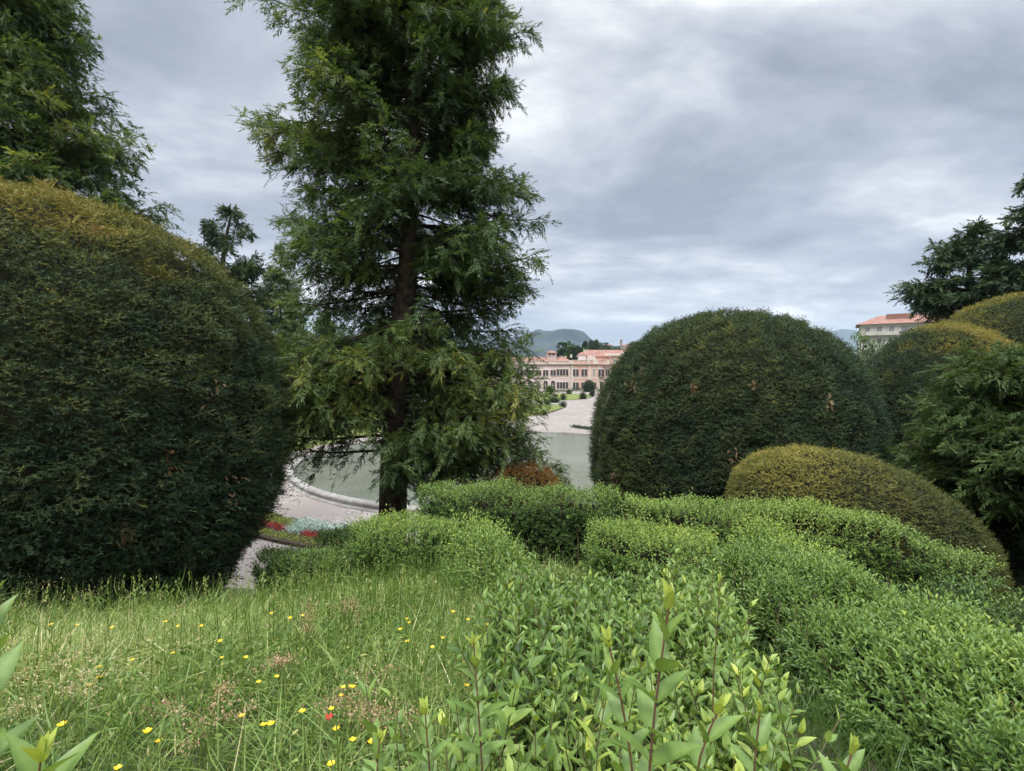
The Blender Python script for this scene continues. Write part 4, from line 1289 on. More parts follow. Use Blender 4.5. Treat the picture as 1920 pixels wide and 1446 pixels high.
house.rotation_euler = (0, 0, math.radians(-33))
Yt = 420.0
def tpx(px): return P(px, 690, Yt)[0]
def tpy(py): return P(960, py, Yt)[2]
tower = thing('bell_tower', 'slim grey brown bell tower on the ridge behind the clock gable', 'tower', (tpx(1164.5), Yt, 0))
w = MB(); a, b_ = tpx(1163), tpx(1166.4); w.box(a, b_, Yt, Yt + 2, 0, tpy(638)); w.box(a - 0.2, b_ + 0.2, Yt - 0.2, Yt + 2.2, tpy(638) + 0.01, tpy(637.3)); w.build('shaft', M['rubble'], tower)
w = MB(); w.hip(a - 0.1, b_ + 0.1, Yt, Yt + 2, tpy(637.3) + 0.02, tpy(635.3), 0.7); w.build('cap', M['rubble'], tower)
w = MB(); w.box(a + 0.4, a + 1.0, Yt - 0.05, Yt + 0.05, tpy(641), tpy(639)); w.build('belfry_opening', M['shutter'], tower)
for k, (xa, xb, top, lb) in enumerate(((1136, 1150, 645, 'low long house with brown roof on the ridge left of the bell tower'), (1167, 1178, 646, 'pink house on the ridge just right of the bell tower'), (1178, 1200, 644, 'cream house on the ridge behind the clock gable'))):
    a, b_ = tpx(xa), tpx(xb)
    hs = thing('ridge_house', lb, 'house', ((a + b_) / 2, Yt + 6, 0), 'houses on the ridge')
    w = MB(); w.box(a, b_, Yt + 6, Yt + 14, 0, tpy(top + 2)); w.build('wall', M['palepink' if k else 'rubble'], hs)
    w = MB(); w.hip(a - 0.4, b_ + 0.4, Yt + 5.5, Yt + 14.5, tpy(top + 2) + 0.01, tpy(top - 0.5), 1.5); w.build('roof', M['tile'], hs)
    w = MB()
    for q_ in range(3):
        xq = a + (b_ - a) * (q_ + 0.5) / 3.0
        w.box(xq - 0.4, xq + 0.4, Yt + 5.94, Yt + 6.05, tpy(top + 5), tpy(top + 3.2))
    w.build('windows', M['shutter'], hs)

# wooded rise under them
def ridge(name, pts, Y, depth, mat, seed, rough, nx=160, ny=26, zb=-5.0):
    """pts: (px, py) skyline at depth Y"""
    xs = np.array([P(px, py, Y)[0] for px, py in pts]); zs = np.array([P(px, py, Y)[2] for px, py in pts])
    X = np.linspace(xs[0], xs[-1], nx)
    # smooth skyline
    Zs = np.interp(X, xs, zs)
    ker = np.hanning(7); ker /= ker.sum(); Zs = np.convolve(np.pad(Zs, 3, mode='edge'), ker, 'valid')
    tt = np.linspace(-1, 1, ny)
    XX, TT = np.meshgrid(X, tt)
    prof_ = np.cos(TT * math.pi / 2) ** 1.2
    ZZ = zb + (Zs[None, :] - zb) * prof_
    YY = Y + TT * depth
    V = np.stack([XX, YY, ZZ], -1).reshape(-1, 3)
    fl = (1 - np.abs(TT.ravel())) * np.minimum(np.abs(TT.ravel()) * 2.5, 1) ** 2 
    V[:, 2] += rough * fl * (wob(V, 9 / depth, seed) + 0.6 * wob(V, 22 / depth, seed + 1))
    i, j = np.meshgrid(np.arange(nx - 1), np.arange(ny - 1)); q = (j * nx + i).ravel()
    return structure(build(name, V, np.stack([q, q + 1, q + nx + 1, q + nx], -1), mat, None, None, True))


ridge('hills', [(1040, 672), (1090, 660), (1120, 652), (1150, 649), (1190, 648), (1260, 650), (1350, 662), (1420, 676)], 440, 60, M['mount'], 3, 1.0)
ridge('mountains', [(700, 660), (800, 640), (900, 628), (960, 632), (990, 628), (1003, 619), (1008, 618.5), (1018, 622), (1028, 621.5), (1036, 623), (1046, 628), (1056, 631), (1066, 628), (1076, 625.3), (1082, 626), (1090, 633), (1100, 640), (1112, 643), (1130, 647), (1150, 652), (1200, 668), (1260, 690)],
      3800, 1100, M['mount'], 13, 45, 300, 80)
ridge('mountains', [(1440, 660), (1500, 645), (1550, 630), (1562, 622), (1575, 617), (1592, 618), (1620, 628), (1680, 640), (1800, 655)], 7400, 900, M['mount'], 17, 30, 120, 30)

# ------------------------------------------------------------------ flower bed on the gravel
fb = G(560, 1000)
bed = thing('flower_bed', 'curved flower bed of red begonias and silver foliage on the gravel by the pond', 'flower bed', (-11.5, 27.8, 0))
def arc(r0, a0, a1, n=14): return [PC + r0 * np.array((math.cos(a), math.sin(a))) for a in np.linspace(a0, a1, n)]


A0, A1 = math.radians(226), math.radians(254)
ro, ri = 25.7, 22.9
pts = arc(ro, A0, A1) + arc(ri, A1, A0)
w = MB(); n = len(pts)
V = [(p[0], p[1], 0.004) for p in pts] + [(p[0], p[1], 0.16) for p in pts]
w.add(V, [tuple(range(n, 2 * n))] + [(k, (k + 1) % n, n + (k + 1) % n, n + k) for k in range(n)])
w.build('soil', M['bedsoil'], bed)
g = np.random.default_rng(55)


def bedfill(name, r0, r1, a0, a1, n, mat, leaf, h, tint):
    rr_ = g.uniform(r0, r1, n); a = g.uniform(math.radians(a0), math.radians(a1), n)
    p = np.stack([PC[0] + rr_ * np.cos(a), PC[1] + rr_ * np.sin(a), 0.16 + g.uniform(0, 1, n) * h], -1)
    V_, F_, T_ = scatter(*LEAF, p, g.normal(size=(n, 3)) * 0.6 + np.array((0, 0, 0.7)), g.normal(size=(n, 3)) * 0.6 + np.array((0, 0, 1.0)), leaf * g.uniform(0.7, 1.3, n), tint + 0.25 * g.normal(size=n))
    tag(build(name, V_, F_, M[mat], bed, T_), None, None, None, 'stuff')


bedfill('silver_foliage', 23.2, 24.2, 242, 252.5, 2000, 'silver', 0.14, 0.42, 0.5)
bedfill('silver_foliage', 24.1, 24.8, 242.4, 245.0, 500, 'silver', 0.12, 0.36, 0.5)
bedfill('lime_foliage', 23.1, 24.2, 226.5, 241.6, 2400, 'lime', 0.10, 0.2, 0.5)
bedfill('red_flowers', 24.25, 24.7, 230, 242.0, 1300, 'red', 0.09, 0.24, 0.4)
bedfill('red_flowers', 24.4, 24.85, 245.3, 251.0, 800, 'red', 0.09, 0.24, 0.4)
bedfill('lime_edging', 24.85, 25.6, 226.5, 252, 2400, 'lime', 0.10, 0.12, 0.4)

# dark plant strip on the gravel beyond the pond
a, b_ = G(1073, 801.5), G(1118, 807.5)
g = np.random.default_rng(56)
st = thing('border_strip', 'thin dark strip of low plants on the gravel beyond the pond rim', 'plant border', (a + b_) / 2)
n = 900; t = g.uniform(0, 1, n)[:, None]
p = a * (1 - t) + b_ * t + g.normal(size=(n, 3)) * np.array((0.2, 0.35, 0.0)); p[:, 2] = 0.02 + g.uniform(0, 0.28, n)
V_, F_, T_ = scatter(*LEAF, p, g.normal(size=(n, 3)) + np.array((0, 0, 0.8)), g.normal(size=(n, 3)), 0.22 * g.uniform(0.7, 1.3, n), g.uniform(0, 0.6, n))
build('leaves', V_, F_, M['darkbroad'], st, T_)

# ------------------------------------------------------------------ privet hedges
def leafy(origins, dirs, g, length, pairs, leaf, mat_tint, spread=0.9, templ=LEAF, tipgain=0.25, lean=0.0):
    """opposite leaf pairs up many shoots -> (V,F,T) and stem lines"""
    n = len(origins); dirs = norm(dirs)
    ref = np.where(np.abs(dirs[:, 2:3]) > 0.9, np.array([[1.0, 0, 0]]), np.array([[0, 0, 1.0]]))
    a = norm(np.cross(dirs, ref)); b_ = np.cross(dirs, a)
    ph = g.uniform(0, 6.28, n)
    pos, dd, uu, tt, ss = [], [], [], [], []
    for k in range(pairs):
        f = (k + 0.6) / pairs
        ang = ph + k * 1.57 + g.normal(size=n) * 0.25
        for s_ in (0, math.pi):
            lat = np.cos(ang + s_)[:, None] * a + np.sin(ang + s_)[:, None] * b_
            pos.append(origins + dirs * (length * f)[:, None])
            sp = spread * (1.15 - 0.55 * f)
            dd.append(dirs * (0.55 + 0.5 * f) + lat * sp + g.normal(size=(n, 3)) * 0.16)
            uu.append(dirs * 0.7 - lat * 0.35 + np.array((0, 0, 0.5)) + g.normal(size=(n, 3)) * 0.12)
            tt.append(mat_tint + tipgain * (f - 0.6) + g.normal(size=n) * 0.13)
            ss.append(leaf * (0.75 + 0.5 * math.sin(math.pi * min(1, f * 0.9 + 0.1))) * g.uniform(0.75, 1.2, n))
    return scatter(*templ, np.concatenate(pos), np.concatenate(dd), np.concatenate(uu), np.concatenate(ss), np.concatenate(tt))


def hedge(name, label, path, half, zt, seed, mat='privet', leaf=0.045, dens=150, tint=0.45, zbot=None, gap=0.0, rnd=0.3, pairs=4, shoot=0.16, topgain=0.18, wild=0.04, cat='hedge', side_dens=1.0, templ=LEAF):
    """path: [(x,y)], half widths, top heights (absolute z) at each path point"""
    g = np.random.default_rng(seed)
    path = np.array(path, float); half = np.array(half, float) * np.ones(len(path)); zt = np.array(zt, float) * np.ones(len(path))
    seg = np.linalg.norm(np.diff(path, axis=0), axis=1); s = np.concatenate([[0], np.cumsum(seg)]); Ltot = s[-1]
    mid = np.array([np.interp(Ltot / 2, s, path[:, c]) for c in range(2)])
    root = thing(name, label, cat, (mid[0], mid[1], float(H(*mid))))
    hm = half.mean()

    def frame(u):
        c = np.stack([np.interp(u, s, path[:, 0]), np.interp(u, s, path[:, 1])], -1)
        e = 0.05
        c2 = np.stack([np.interp(np.clip(u + e, 0, Ltot), s, path[:, 0]), np.interp(np.clip(u + e, 0, Ltot), s, path[:, 1])], -1)
        c1 = np.stack([np.interp(np.clip(u - e, 0, Ltot), s, path[:, 0]), np.interp(np.clip(u - e, 0, Ltot), s, path[:, 1])], -1)
        t = norm(c2 - c1)
        return c, t, np.interp(u, s, half), np.interp(u, s, zt)
    # sample a cross-section angle 0..pi of a rounded box plus flat end caps
    hh = np.mean(zt) - float(H(*mid)) - gap
    per = 2 * hm + 2 * hh
    area = per * (Ltot + 2 * hm)
    n = int(area * dens * 1.3)
    u = g.uniform(-hm * 0.9, Ltot + hm * 0.9, n)
    uc = np.clip(u, 0, Ltot)
    c, t, hw, top = frame(uc)
    nrm = np.stack([t[:, 1], -t[:, 0]], -1)                      # right-hand normal
    over = (u - uc)                                              # beyond the ends: round caps
    gz = H(c[:, 0], c[:, 1]) + gap
    q = g.uniform(0, 1, n)
    isTop = q < (2 * hm) / (2 * hm + 2 * hh * side_dens)
    lat = np.where(isTop, g.uniform(-1, 1, n), np.sign(g.uniform(-1, 1, n)))
    zz_ = np.where(isTop, 1.0, g.uniform(0, 1, n) ** 0.8)
    shrink = np.sqrt(np.maximum(0.02, 1 - (np.abs(over) / hm) ** 2))
    hw = hw * shrink
    # round the shoulder
    lz = np.maximum(top - gz, 0.2)
    rz = np.minimum(rnd, lz * 0.8)
    edge = np.clip((np.abs(lat) * hw - (hw - rnd)) / rnd, 0, 1)
    ztop = np.where(isTop, top - rz * (1 - np.sqrt(np.maximum(0, 1 - edge ** 2))), gz + zz_ * (lz - rz * 0.7))
    side = lat * hw * np.where(isTop, 1.0, 1.0 - 0.12 * (1 - zz_))
    p = np.stack([c[:, 0] + nrm[:, 0] * side + t[:, 0] * over, c[:, 1] + nrm[:, 1] * side + t[:, 1] * over, ztop], -1)
    up_w = np.where(isTop, 1.0, 0.35)
    outw = np.where(isTop, edge * 0.8, 1.0)
    N = np.stack([nrm[:, 0] * np.sign(lat) * outw + t[:, 0] * over / hm, nrm[:, 1] * np.sign(lat) * outw + t[:, 1] * over / hm, up_w], -1)
    N = norm(N)
    big = wob(p, 2.2, seed + 1); sm = wob(p, 7, seed + 2)
    p = p + N * (wild * big + wild * 0.7 * sm)[:, None] - N * shoot * 0.75
    d = norm(N + np.array((0, 0, 0.45)) + g.normal(size=(n, 3)) * 0.33)
    ln = shoot * g.uniform(0.7, 1.35, n) * np.where((g.uniform(size=n) < 0.05) & isTop, 1.7, 1.0)
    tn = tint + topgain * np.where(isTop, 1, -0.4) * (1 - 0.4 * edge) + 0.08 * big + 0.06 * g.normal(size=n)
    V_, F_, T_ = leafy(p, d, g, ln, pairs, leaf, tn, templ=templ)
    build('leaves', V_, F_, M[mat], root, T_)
    # inner tangle of stems
    lines = []
    ns = int(Ltot * hm * 2 * 26) + 10
    for k in range(ns):
        uu_ = g.uniform(0, Ltot); c1, t1, h1, z1 = frame(np.array([uu_])); c1 = c1[0]; t1 = t1[0]
        n1 = np.array((t1[1], -t1[0])); o = c1 + n1 * g.uniform(-0.8, 0.8) * h1[0]
        gz_ = float(H(*o)); top_ = z1[0]
        a_ = np.array((o[0], o[1], gz_ - 0.03)); e_ = np.array((o[0] + g.normal() * 0.12, o[1] + g.normal() * 0.12, top_ - 0.06))
        m_ = (a_ + e_) / 2 + g.normal(size=3) * 0.05
        lines.append((np.array([a_, m_, e_]), np.array((0.012, 0.009, 0.003))))
    build('stems', *tubes(lines, 4), M['stem'], root)
    # solid core for old twigs, its near-black colour standing for shade inside
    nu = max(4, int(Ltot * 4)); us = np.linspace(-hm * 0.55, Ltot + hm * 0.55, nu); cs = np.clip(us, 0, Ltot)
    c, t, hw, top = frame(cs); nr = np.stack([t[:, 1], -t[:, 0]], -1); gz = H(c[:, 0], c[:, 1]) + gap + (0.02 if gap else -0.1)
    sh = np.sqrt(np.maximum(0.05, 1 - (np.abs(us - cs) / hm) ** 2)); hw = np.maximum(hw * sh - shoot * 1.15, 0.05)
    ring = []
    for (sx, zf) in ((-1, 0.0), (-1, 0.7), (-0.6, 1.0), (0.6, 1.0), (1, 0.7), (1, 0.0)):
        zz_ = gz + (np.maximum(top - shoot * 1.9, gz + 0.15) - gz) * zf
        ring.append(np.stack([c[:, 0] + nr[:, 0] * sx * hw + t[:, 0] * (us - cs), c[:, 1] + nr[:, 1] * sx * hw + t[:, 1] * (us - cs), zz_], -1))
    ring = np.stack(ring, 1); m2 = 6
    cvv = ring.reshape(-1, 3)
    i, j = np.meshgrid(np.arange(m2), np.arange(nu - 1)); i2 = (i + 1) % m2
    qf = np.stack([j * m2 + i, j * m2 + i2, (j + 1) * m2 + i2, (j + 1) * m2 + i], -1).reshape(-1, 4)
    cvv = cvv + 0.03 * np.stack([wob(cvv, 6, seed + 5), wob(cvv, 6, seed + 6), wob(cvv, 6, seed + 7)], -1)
    build('twig_shade_core', cvv, [qf, np.array([[0, 1, 2, 3, 4, 5], [(nu - 1) * m2 + k for k in range(5, -1, -1)]])], M['twig'], root)
    return root


def zat(py, Y): return float(P(960, py, Y)[2])
def xat(px, Y): return float(P(px, 700, Y)[0])


hedge('privet_hedge', 'long thick privet hedge with dark front face in front of the pond and cedar', [(xat(835, 8.9), 8.9), (xat(1110, 8.9), 8.9)], 0.55, [zat(922, 8.6), zat(930, 8.6)], 1001, 'privet_dark', 0.05, 260, 0.56, topgain=0.22, wild=0.05)
hedge('privet_hedge', 'low boxy dark hedge beside the gravel, leftmost of the hedges', [(xat(520, 8.6), 8.6), (xat(612, 8.4), 8.4)], 0.44, zat(1034, 8.6), 1002, 'privet_dark', 0.045, 520, 0.52, topgain=0.14)
hedge('privet_hedge', 'dark green hedge tuft between the two low hedges below the flower bed', [(xat(630, 9.6), 9.6), (xat(690, 9.6), 9.6)], 0.42, zat(998, 9.6), 1003, 'privet_dark', 0.05, 400, 0.36, topgain=0.08)
hedge('privet_hedge', 'bright topped low hedge with pale variegated front at the foot of the cedar', [(xat(705, 7.9), 7.9), (xat(800, 7.9), 7.9)], 0.50, zat(984, 7.9), 1004, 'privet', 0.045, 440, 0.42, topgain=0.22)
hedge('privet_shrub', 'loose light green shrub with upright shoots at the meadow end', [(xat(905, 5.9), 5.9), (xat(950, 5.3), 5.3), (xat(985, 4.8), 4.8)], 0.42, [zat(1008, 5.9), zat(1045, 5.3), zat(1085, 4.8)], 1005, 'privet', 0.045, 380, 0.44, shoot=0.26, pairs=6, wild=0.08, rnd=0.35, cat='shrub')
hedge('privet_hedge', 'rounded bright clipped hedge block in front of the big yew dome', [(xat(1160, 7.1), 7.1), (xat(1275, 6.7), 6.7)], 0.5, [zat(985, 7.0), zat(992, 7.0)], 1006, 'privet', 0.042, 380, 0.50, topgain=0.2, rnd=0.4, wild=0.05)
hedge('privet_hedge', 'long green hedge strip running down to the right below the golden mound', [(xat(1230, 8.6), 8.6), (xat(1450, 8.1), 8.1), (xat(1650, 7.8), 7.8), (xat(1800, 7.4), 7.4)], 0.5, [zat(948, 8.5), zat(955, 8.0), zat(985, 7.7), zat(1045, 7.3)], 1007, 'privet_dark', 0.05, 280, 0.70, topgain=0.15, wild=0.06, rnd=0.35)
hedge('privet_hedge', 'tall bright hedge mass right of the clipped block, merging into the wide hedge', [(xat(1470, 5.8), 5.8), (xat(1530, 5.5), 5.5)], 0.5, [zat(1012, 5.9), zat(1042, 5.6)], 1008, 'privet', 0.046, 260, 0.46, topgain=0.2, wild=0.08, rnd=0.4, shoot=0.2, pairs=5)
hedge('privet_hedge', 'wide leafy hedge with dark bare stems underneath at the lower right', [(2.54, 5.0), (2.64, 4.0), (2.72, 3.0), (2.68, 2.1), (2.62, 1.5)], [0.6, 0.64, 0.76, 0.84, 0.86], [6.98, 7.05, 7.12, 7.20, 7.24], 1009, 'privet', 0.047, 420, 0.40, gap=0.36, topgain=0.16, wild=0.07, rnd=0.42, shoot=0.18, pairs=5)
hedge('mixed_shrubs', 'straggling dull green shrubs behind the wide hedge at the right edge', [(xat(1560, 5.9), 5.9), (xat(1740, 5.5), 5.5), (xat(1930, 5.0), 5.0)], 0.5, [zat(1055, 5.9), zat(1090, 5.5), zat(1120, 5.0)], 1010, 'privet_dark', 0.05, 220, 0.45, topgain=0.1, wild=0.11, shoot=0.22, pairs=5, rnd=0.4, cat='shrub')

# yellowish feathery fern clump
g = np.random.default_rng(77)
fp = on_hill(1690, 1100, 0.35); fz = float(H(fp[0], fp[1]))
fern = thing('fern_clump', 'yellow green feathery fern clump among the shrubs behind the wide hedge', 'fern', (fp[0], fp[1], fz))
n = 170; a = g.uniform(0, 6.28, n); rr_ = g.uniform(0.02, 0.4, n)
p = np.stack([fp[0] + rr_ * np.cos(a), fp[1] + rr_ * np.sin(a), np.full(n, fp[2] - 0.15) + g.uniform(-0.1, 0.12, n)], -1)
V_, F_, T_ = scatter(*feather(16, 9, 0.018, 50, 0.5), p, np.stack([np.cos(a), np.sin(a), g.uniform(0.3, 1.2, n)], -1), np.tile((0, 0, 1.0), (n, 1)) + g.normal(size=(n, 3)) * 0.2, g.uniform(0.3, 0.5, n), g.uniform(0.6, 1.0, n))
build('fronds', V_, F_, M['cedar'], fern, T_)
lines = [(np.array([(fp[0], fp[1], fz - 0.05), (fp[0] + 0.1 * math.cos(k), fp[1] + 0.1 * math.sin(k), fp[2] - 0.1)]), np.array((0.02, 0.008))) for k in range(7)]
build('stalks', *tubes(lines, 4), M['stem'], fern)

# foreground privet thicket
g = np.random.default_rng(88)


def in_thicket(px, py):
    left = np.interp(py, [1075, 1110, 1200, 1300, 1380, 1446, 1900], [960, 930, 905, 880, 830, 760, 600])
    right = np.interp(py, [1075, 1130, 1200, 1300, 1446, 1900], [1325, 1380, 1425, 1475, 1535, 1720])
    return (px > left) & (px < right) & (py > 1078)


n = 26000
x = g.uniform(-1.2, 2.6, n); y = g.uniform(0.9, 4.9, n); z = H(x, y)
htop = 0.46 + 0.05 * wob(np.stack([x, y, 0 * x], -1), 3, 5) + 0.06 * sst(y, 3.2, 1.2)
# where each shoot's tip is seen
b_ = (z + htop - CAMZ) / y
sxp = 960 + F * x / y; syp = 690 - F * b_
ok = in_thicket(sxp, syp) & (g.uniform(size=n) < np.interp(y, [0.9, 1.6, 3, 5], [0.40, 0.55, 0.9, 1.0]) * 0.40)
x, y, z, htop = x[ok], y[ok], z[ok], htop[ok]
n = len(x)
tall = g.uniform(size=n) < 0.13
ln = htop * g.uniform(0.42, 1.12, n) * np.where(tall, 1.4, 1.0)
thick = thing('privet_thicket', 'leafy young privet thicket of upright shoots filling the lower centre', 'shrub', (0.5, 2.4, float(H(0.5, 2.4))))
o = np.stack([x, y, z + 0.35 * ln], -1)
d = np.array((0, 0, 1.0)) + g.normal(size=(n, 3)) * 0.20
L2 = ln * 0.68
pt = wob(o, 2.5, 9) * 0.08 + g.normal(size=n) * 0.09
V1, F1, T1 = leafy(o, d, g, L2, 6, 0.064 * g.uniform(0.7, 1.25, n), 0.50 + pt, spread=0.95, templ=leaf_fine(0.46, 0.08, 0.14, 5), tipgain=0.20)
build('leaves', V1, F1, M['privet'], thick, T1)
dn = norm(d)
lines = [(np.stack([np.array((x[k], y[k], z[k] - 0.02)), o[k], o[k] + dn[k] * L2[k]]), np.array((0.0045, 0.0035, 0.0015))) for k in range(n)]
build('stems', *tubes(lines, 4), M['stem'], thick)


def near_shoot(label, pts, Y, leaf, nodes, seed, tip=3, mat='privet', tint=0.5, roll=0.0, dY=0.0):
    """single tall shoot: pts are the stem seen in the photo from low to high; it stands on the ground"""
    g = np.random.default_rng(seed)
    st_ = np.array([P(px, py, Y + dY * k) for k, (px, py) in enumerate(pts)])
    base = st_[0] + (st_[0] - st_[1]) * 0.3; base[2] = float(H(base[0], base[1])) - 0.02
    full = np.vstack([base, st_])
    # resample
    s = np.concatenate([[0], np.cumsum(np.linalg.norm(np.diff(full, axis=0), axis=1))])
    uu_ = np.linspace(0, s[-1], 24); line = np.stack([np.interp(uu_, s, full[:, c]) for c in range(3)], -1)
    ker = np.array([1, 2, 1.0]) / 4
    for _ in range(3):
        line[1:-1] = 0.25 * line[:-2] + 0.5 * line[1:-1] + 0.25 * line[2:]
    root = thing('privet_shoot', label, 'shoot', base)
    build('stem', *tubes([(line, np.linspace(0.0042, 0.0016, 24))], 7), M['redstem'], root, None, True)
    s0 = s[1] * 0.93
    pos, dd, uu, tt, ss = [], [], [], [], []
    ks = np.linspace(s0, s[-1] * 0.985, nodes)
    for k, sv in enumerate(ks):
        f = k / (nodes - 1)
        c = np.array([np.interp(sv, uu_, line[:, q_]) for q_ in range(3)])
        t = norm(np.array([np.interp(sv + 0.01, uu_, line[:, q_]) for q_ in range(3)]) - np.array([np.interp(sv - 0.02, uu_, line[:, q_]) for q_ in range(3)]))
        ang = roll + (k % 2) * 1.35 + g.normal() * 0.15
        for s_ in (0, math.pi):
            lat = np.array((math.cos(ang + s_), math.sin(ang + s_), 0))
            open_ = 1.0 - 0.62 * f ** 2
            pos.append(c); dd.append(t * (0.55 + 0.6 * f) + lat * open_ * g.uniform(0.8, 1.15) + g.normal(size=3) * 0.1)
            uu.append(t * 0.8 - lat * 0.6 + g.normal(size=3) * 0.15)
            tt.append(tint + 0.42 * max(0, f - 0.72) / 0.28 + g.normal() * 0.05)
            ss.append(leaf * (0.85 + 0.3 * math.sin(math.pi * f) - 0.28 * f ** 3) * g.uniform(0.88, 1.1))
    for k in range(tip):
        pos.append(line[-1]); dd.append(norm(line[-1] - line[-3]) + g.normal(size=3) * 0.22); uu.append(np.array((0, -1.0, 0.2)) + g.normal(size=3) * 0.3); tt.append(0.9); ss.append(leaf * g.uniform(0.28, 0.45))
    V_, F_, T_ = scatter(*leaf_fine(0.44, 0.08, 0.16, 11), np.array(pos), np.array(dd), np.array(uu), np.array(ss), np.array(tt), tvt=np.array([(-0.05, 0.13, -0.05)[q_ % 3] + (0.03 if (q_ // 3) % 2 else -0.03) for q_ in range(33)]))
    build('leaves', V_, F_, M[mat], root, T_, True)
    return root


near_shoot('tallest single shoot with red brown stem and big pale leaves rising at lower centre', [(1215, 1470), (1222, 1360), (1238, 1250), (1256, 1125)], 0.82, 0.082, 8, 1, roll=0.1)
near_shoot('thin side shoot just left of the tallest red stemmed shoot', [(1190, 1450), (1168, 1330), (1150, 1230), (1140, 1200)], 0.95, 0.068, 7, 2, roll=0.5)
near_shoot('slanting reddish shoot right of the tallest shoot', [(1300, 1425), (1320, 1385), (1350, 1325)], 0.85, 0.075, 4, 3, roll=0.3)
near_shoot('upright shoot with yellow tip at the lower right of the thicket', [(1412, 1460), (1418, 1390), (1425, 1335)], 1.05, 0.07, 4, 4, roll=0.8)
near_shoot('upright leafy shoot at the left border of the thicket', [(905, 1446), (897, 1330), (888, 1205)], 1.25, 0.075, 9, 5, roll=0.2)
near_shoot('short shoot in the grass left of the thicket', [(808, 1450), (800, 1390), (797, 1330)], 1.1, 0.065, 6, 6, roll=0.4)
near_shoot('yellow tipped broad leaved sprout at the bottom left corner', [(62, 1475), (72, 1440), (78, 1415)], 0.8, 0.10, 4, 7, roll=0.0, tint=0.55)
near_shoot('large leaved shoot poking in at the left edge', [(-52, 1440), (-48, 1250), (-42, 1080)], 0.85, 0.11, 8, 8, roll=0.0, tint=0.5)
near_shoot('tall thin shoot standing between the thicket and the wide hedge', [(1338, 1260), (1345, 1170), (1351, 1085)], 1.9, 0.06, 8, 9, roll=0.6)
near_shoot('short yellow tipped sprout right of the bottom of the thicket', [(1572, 1470), (1590, 1430), (1600, 1405)], 0.95, 0.07, 4, 10, roll=0.3)
near_shoot('leafy shoot low in the meadow beside the poppy', [(705, 1470), (708, 1425), (712, 1385)], 1.15, 0.06, 5, 11, roll=0.9)

# ------------------------------------------------------------------ meadow
def blade(n=4, bend=0.5, w=1.0):
    V, Fc = [], []
    for k in range(n):
        t = k / (n - 1); h_ = w * 0.5 * (1 - t ** 1.6) + 0.02 * w
        V += [(-h_, t * (1 - 0.15 * bend * t), -bend * t * t), (h_, t * (1 - 0.15 * bend * t), -bend * t * t)]
    for k in range(n - 1):
        Fc.append((2 * k, 2 * k + 1, 2 * k + 3, 2 * k + 2))
    return np.array(V, float), np.array(Fc)


BL = [blade(4, 0.1), blade(5, 0.45), blade(6, 0.95), blade(4, 0.25)]
g = np.random.default_rng(99)


def meadow_pts(n, y0, y1, pw):
    y = y0 + (y1 - y0) * g.uniform(0, 1, n) ** pw
    xl = -1.08 * y - 0.6; xr = np.interp(y, [1, 2, 3, 4.5, 6, 7.5, 8.5], [0.1, 0.05, -0.1, -0.1, -0.1, 0.5, 1.4])
    x = xl + (xr - xl) * g.uniform(0, 1, n)
    k = ((x + 8.3) ** 2 + (y - 8.5) ** 2 > 3.6 ** 2)
    return x[k], y[k]


parts = []
x, y = meadow_pts(95000, 1.0, 9.2, 0.85)
n = len(x); z = H(x, y)
P3 = np.stack([x, y, z - 0.01], -1)
patch = wob(P3, 1.6, 31); patch2 = wob(P3, 4.5, 32)
ln = np.clip(0.17 + 0.06 * patch + 0.045 * patch2 + g.gamma(1.5, 0.065, n), 0.06, 0.55)
d = np.array((0, 0, 1.0)) + g.normal(size=(n, 3)) * np.array((0.72, 0.72, 0.0))
up = np.stack([d[:, 0] * -1 + g.normal(size=n) * 0.6, d[:, 1] * -1 + g.normal(size=n) * 0.6, np.full(n, 0.3)], -1)
tn = 0.44 + 0.11 * patch + 0.25 * g.normal(size=n) + np.where(g.uniform(size=n) < 0.11, 0.45, 0) + 0.12 * sst(-x, 1.5, 4.5) * (y < 5)
pk = g.integers(0, 4, n)
for k in range(4):
    s_ = pk == k
    parts.append(scatter(*BL[k], P3[s_], d[s_], up[s_], ln[s_], tn[s_], wscale=g.gamma(5, 0.0010, s_.sum())))
# leafy ground cover between the blades
x, y = meadow_pts(52000, 1.0, 8.2, 0.9)
kk = wob(np.stack([x, y, 0 * x], -1), 2.2, 81) + 0.7 * g.normal(size=len(x)) > 0.0
x, y = x[kk], y[kk]; n = len(x)
p = np.stack([x, y, H(x, y) + g.uniform(0.02, 0.22, n)], -1)
parts.append(scatter(*leaf_simple(0.55, 0.05, 0.1), p, g.normal(size=(n, 3)) + np.array((0, 0, 0.5)), np.array((0, 0, 1.0)) + g.normal(size=(n, 3)) * 0.4, g.uniform(0.02, 0.055, n), 0.40 + 0.15 * g.normal(size=n)))
# a stand of tall dark stalks towards the far side of the meadow
n = 1500
y = g.uniform(3.2, 7.2, n); x = -0.42 * y + 0.9 + g.normal(size=n) * (0.16 * y)
x = np.clip(x, -1.05 * y, -0.1)
kk = wob(np.stack([x, y, 0 * x], -1), 2.4, 61) + 0.6 * g.normal(size=n) > -0.1
x, y = x[kk], y[kk]; n = len(x)
p = np.stack([x, y, H(x, y)], -1)
parts.append(scatter(*blade(6, 0.12), p, np.array((0.03, 0, 1.0)) + g.normal(size=(n, 3)) * 0.09, g.normal(size=(n, 3)) + np.array((0, 0, 0.2)), g.uniform(0.40, 0.68, n), 0.24 + 0.12 * g.normal(size=n), wscale=g.uniform(0.006, 0.011, n)))
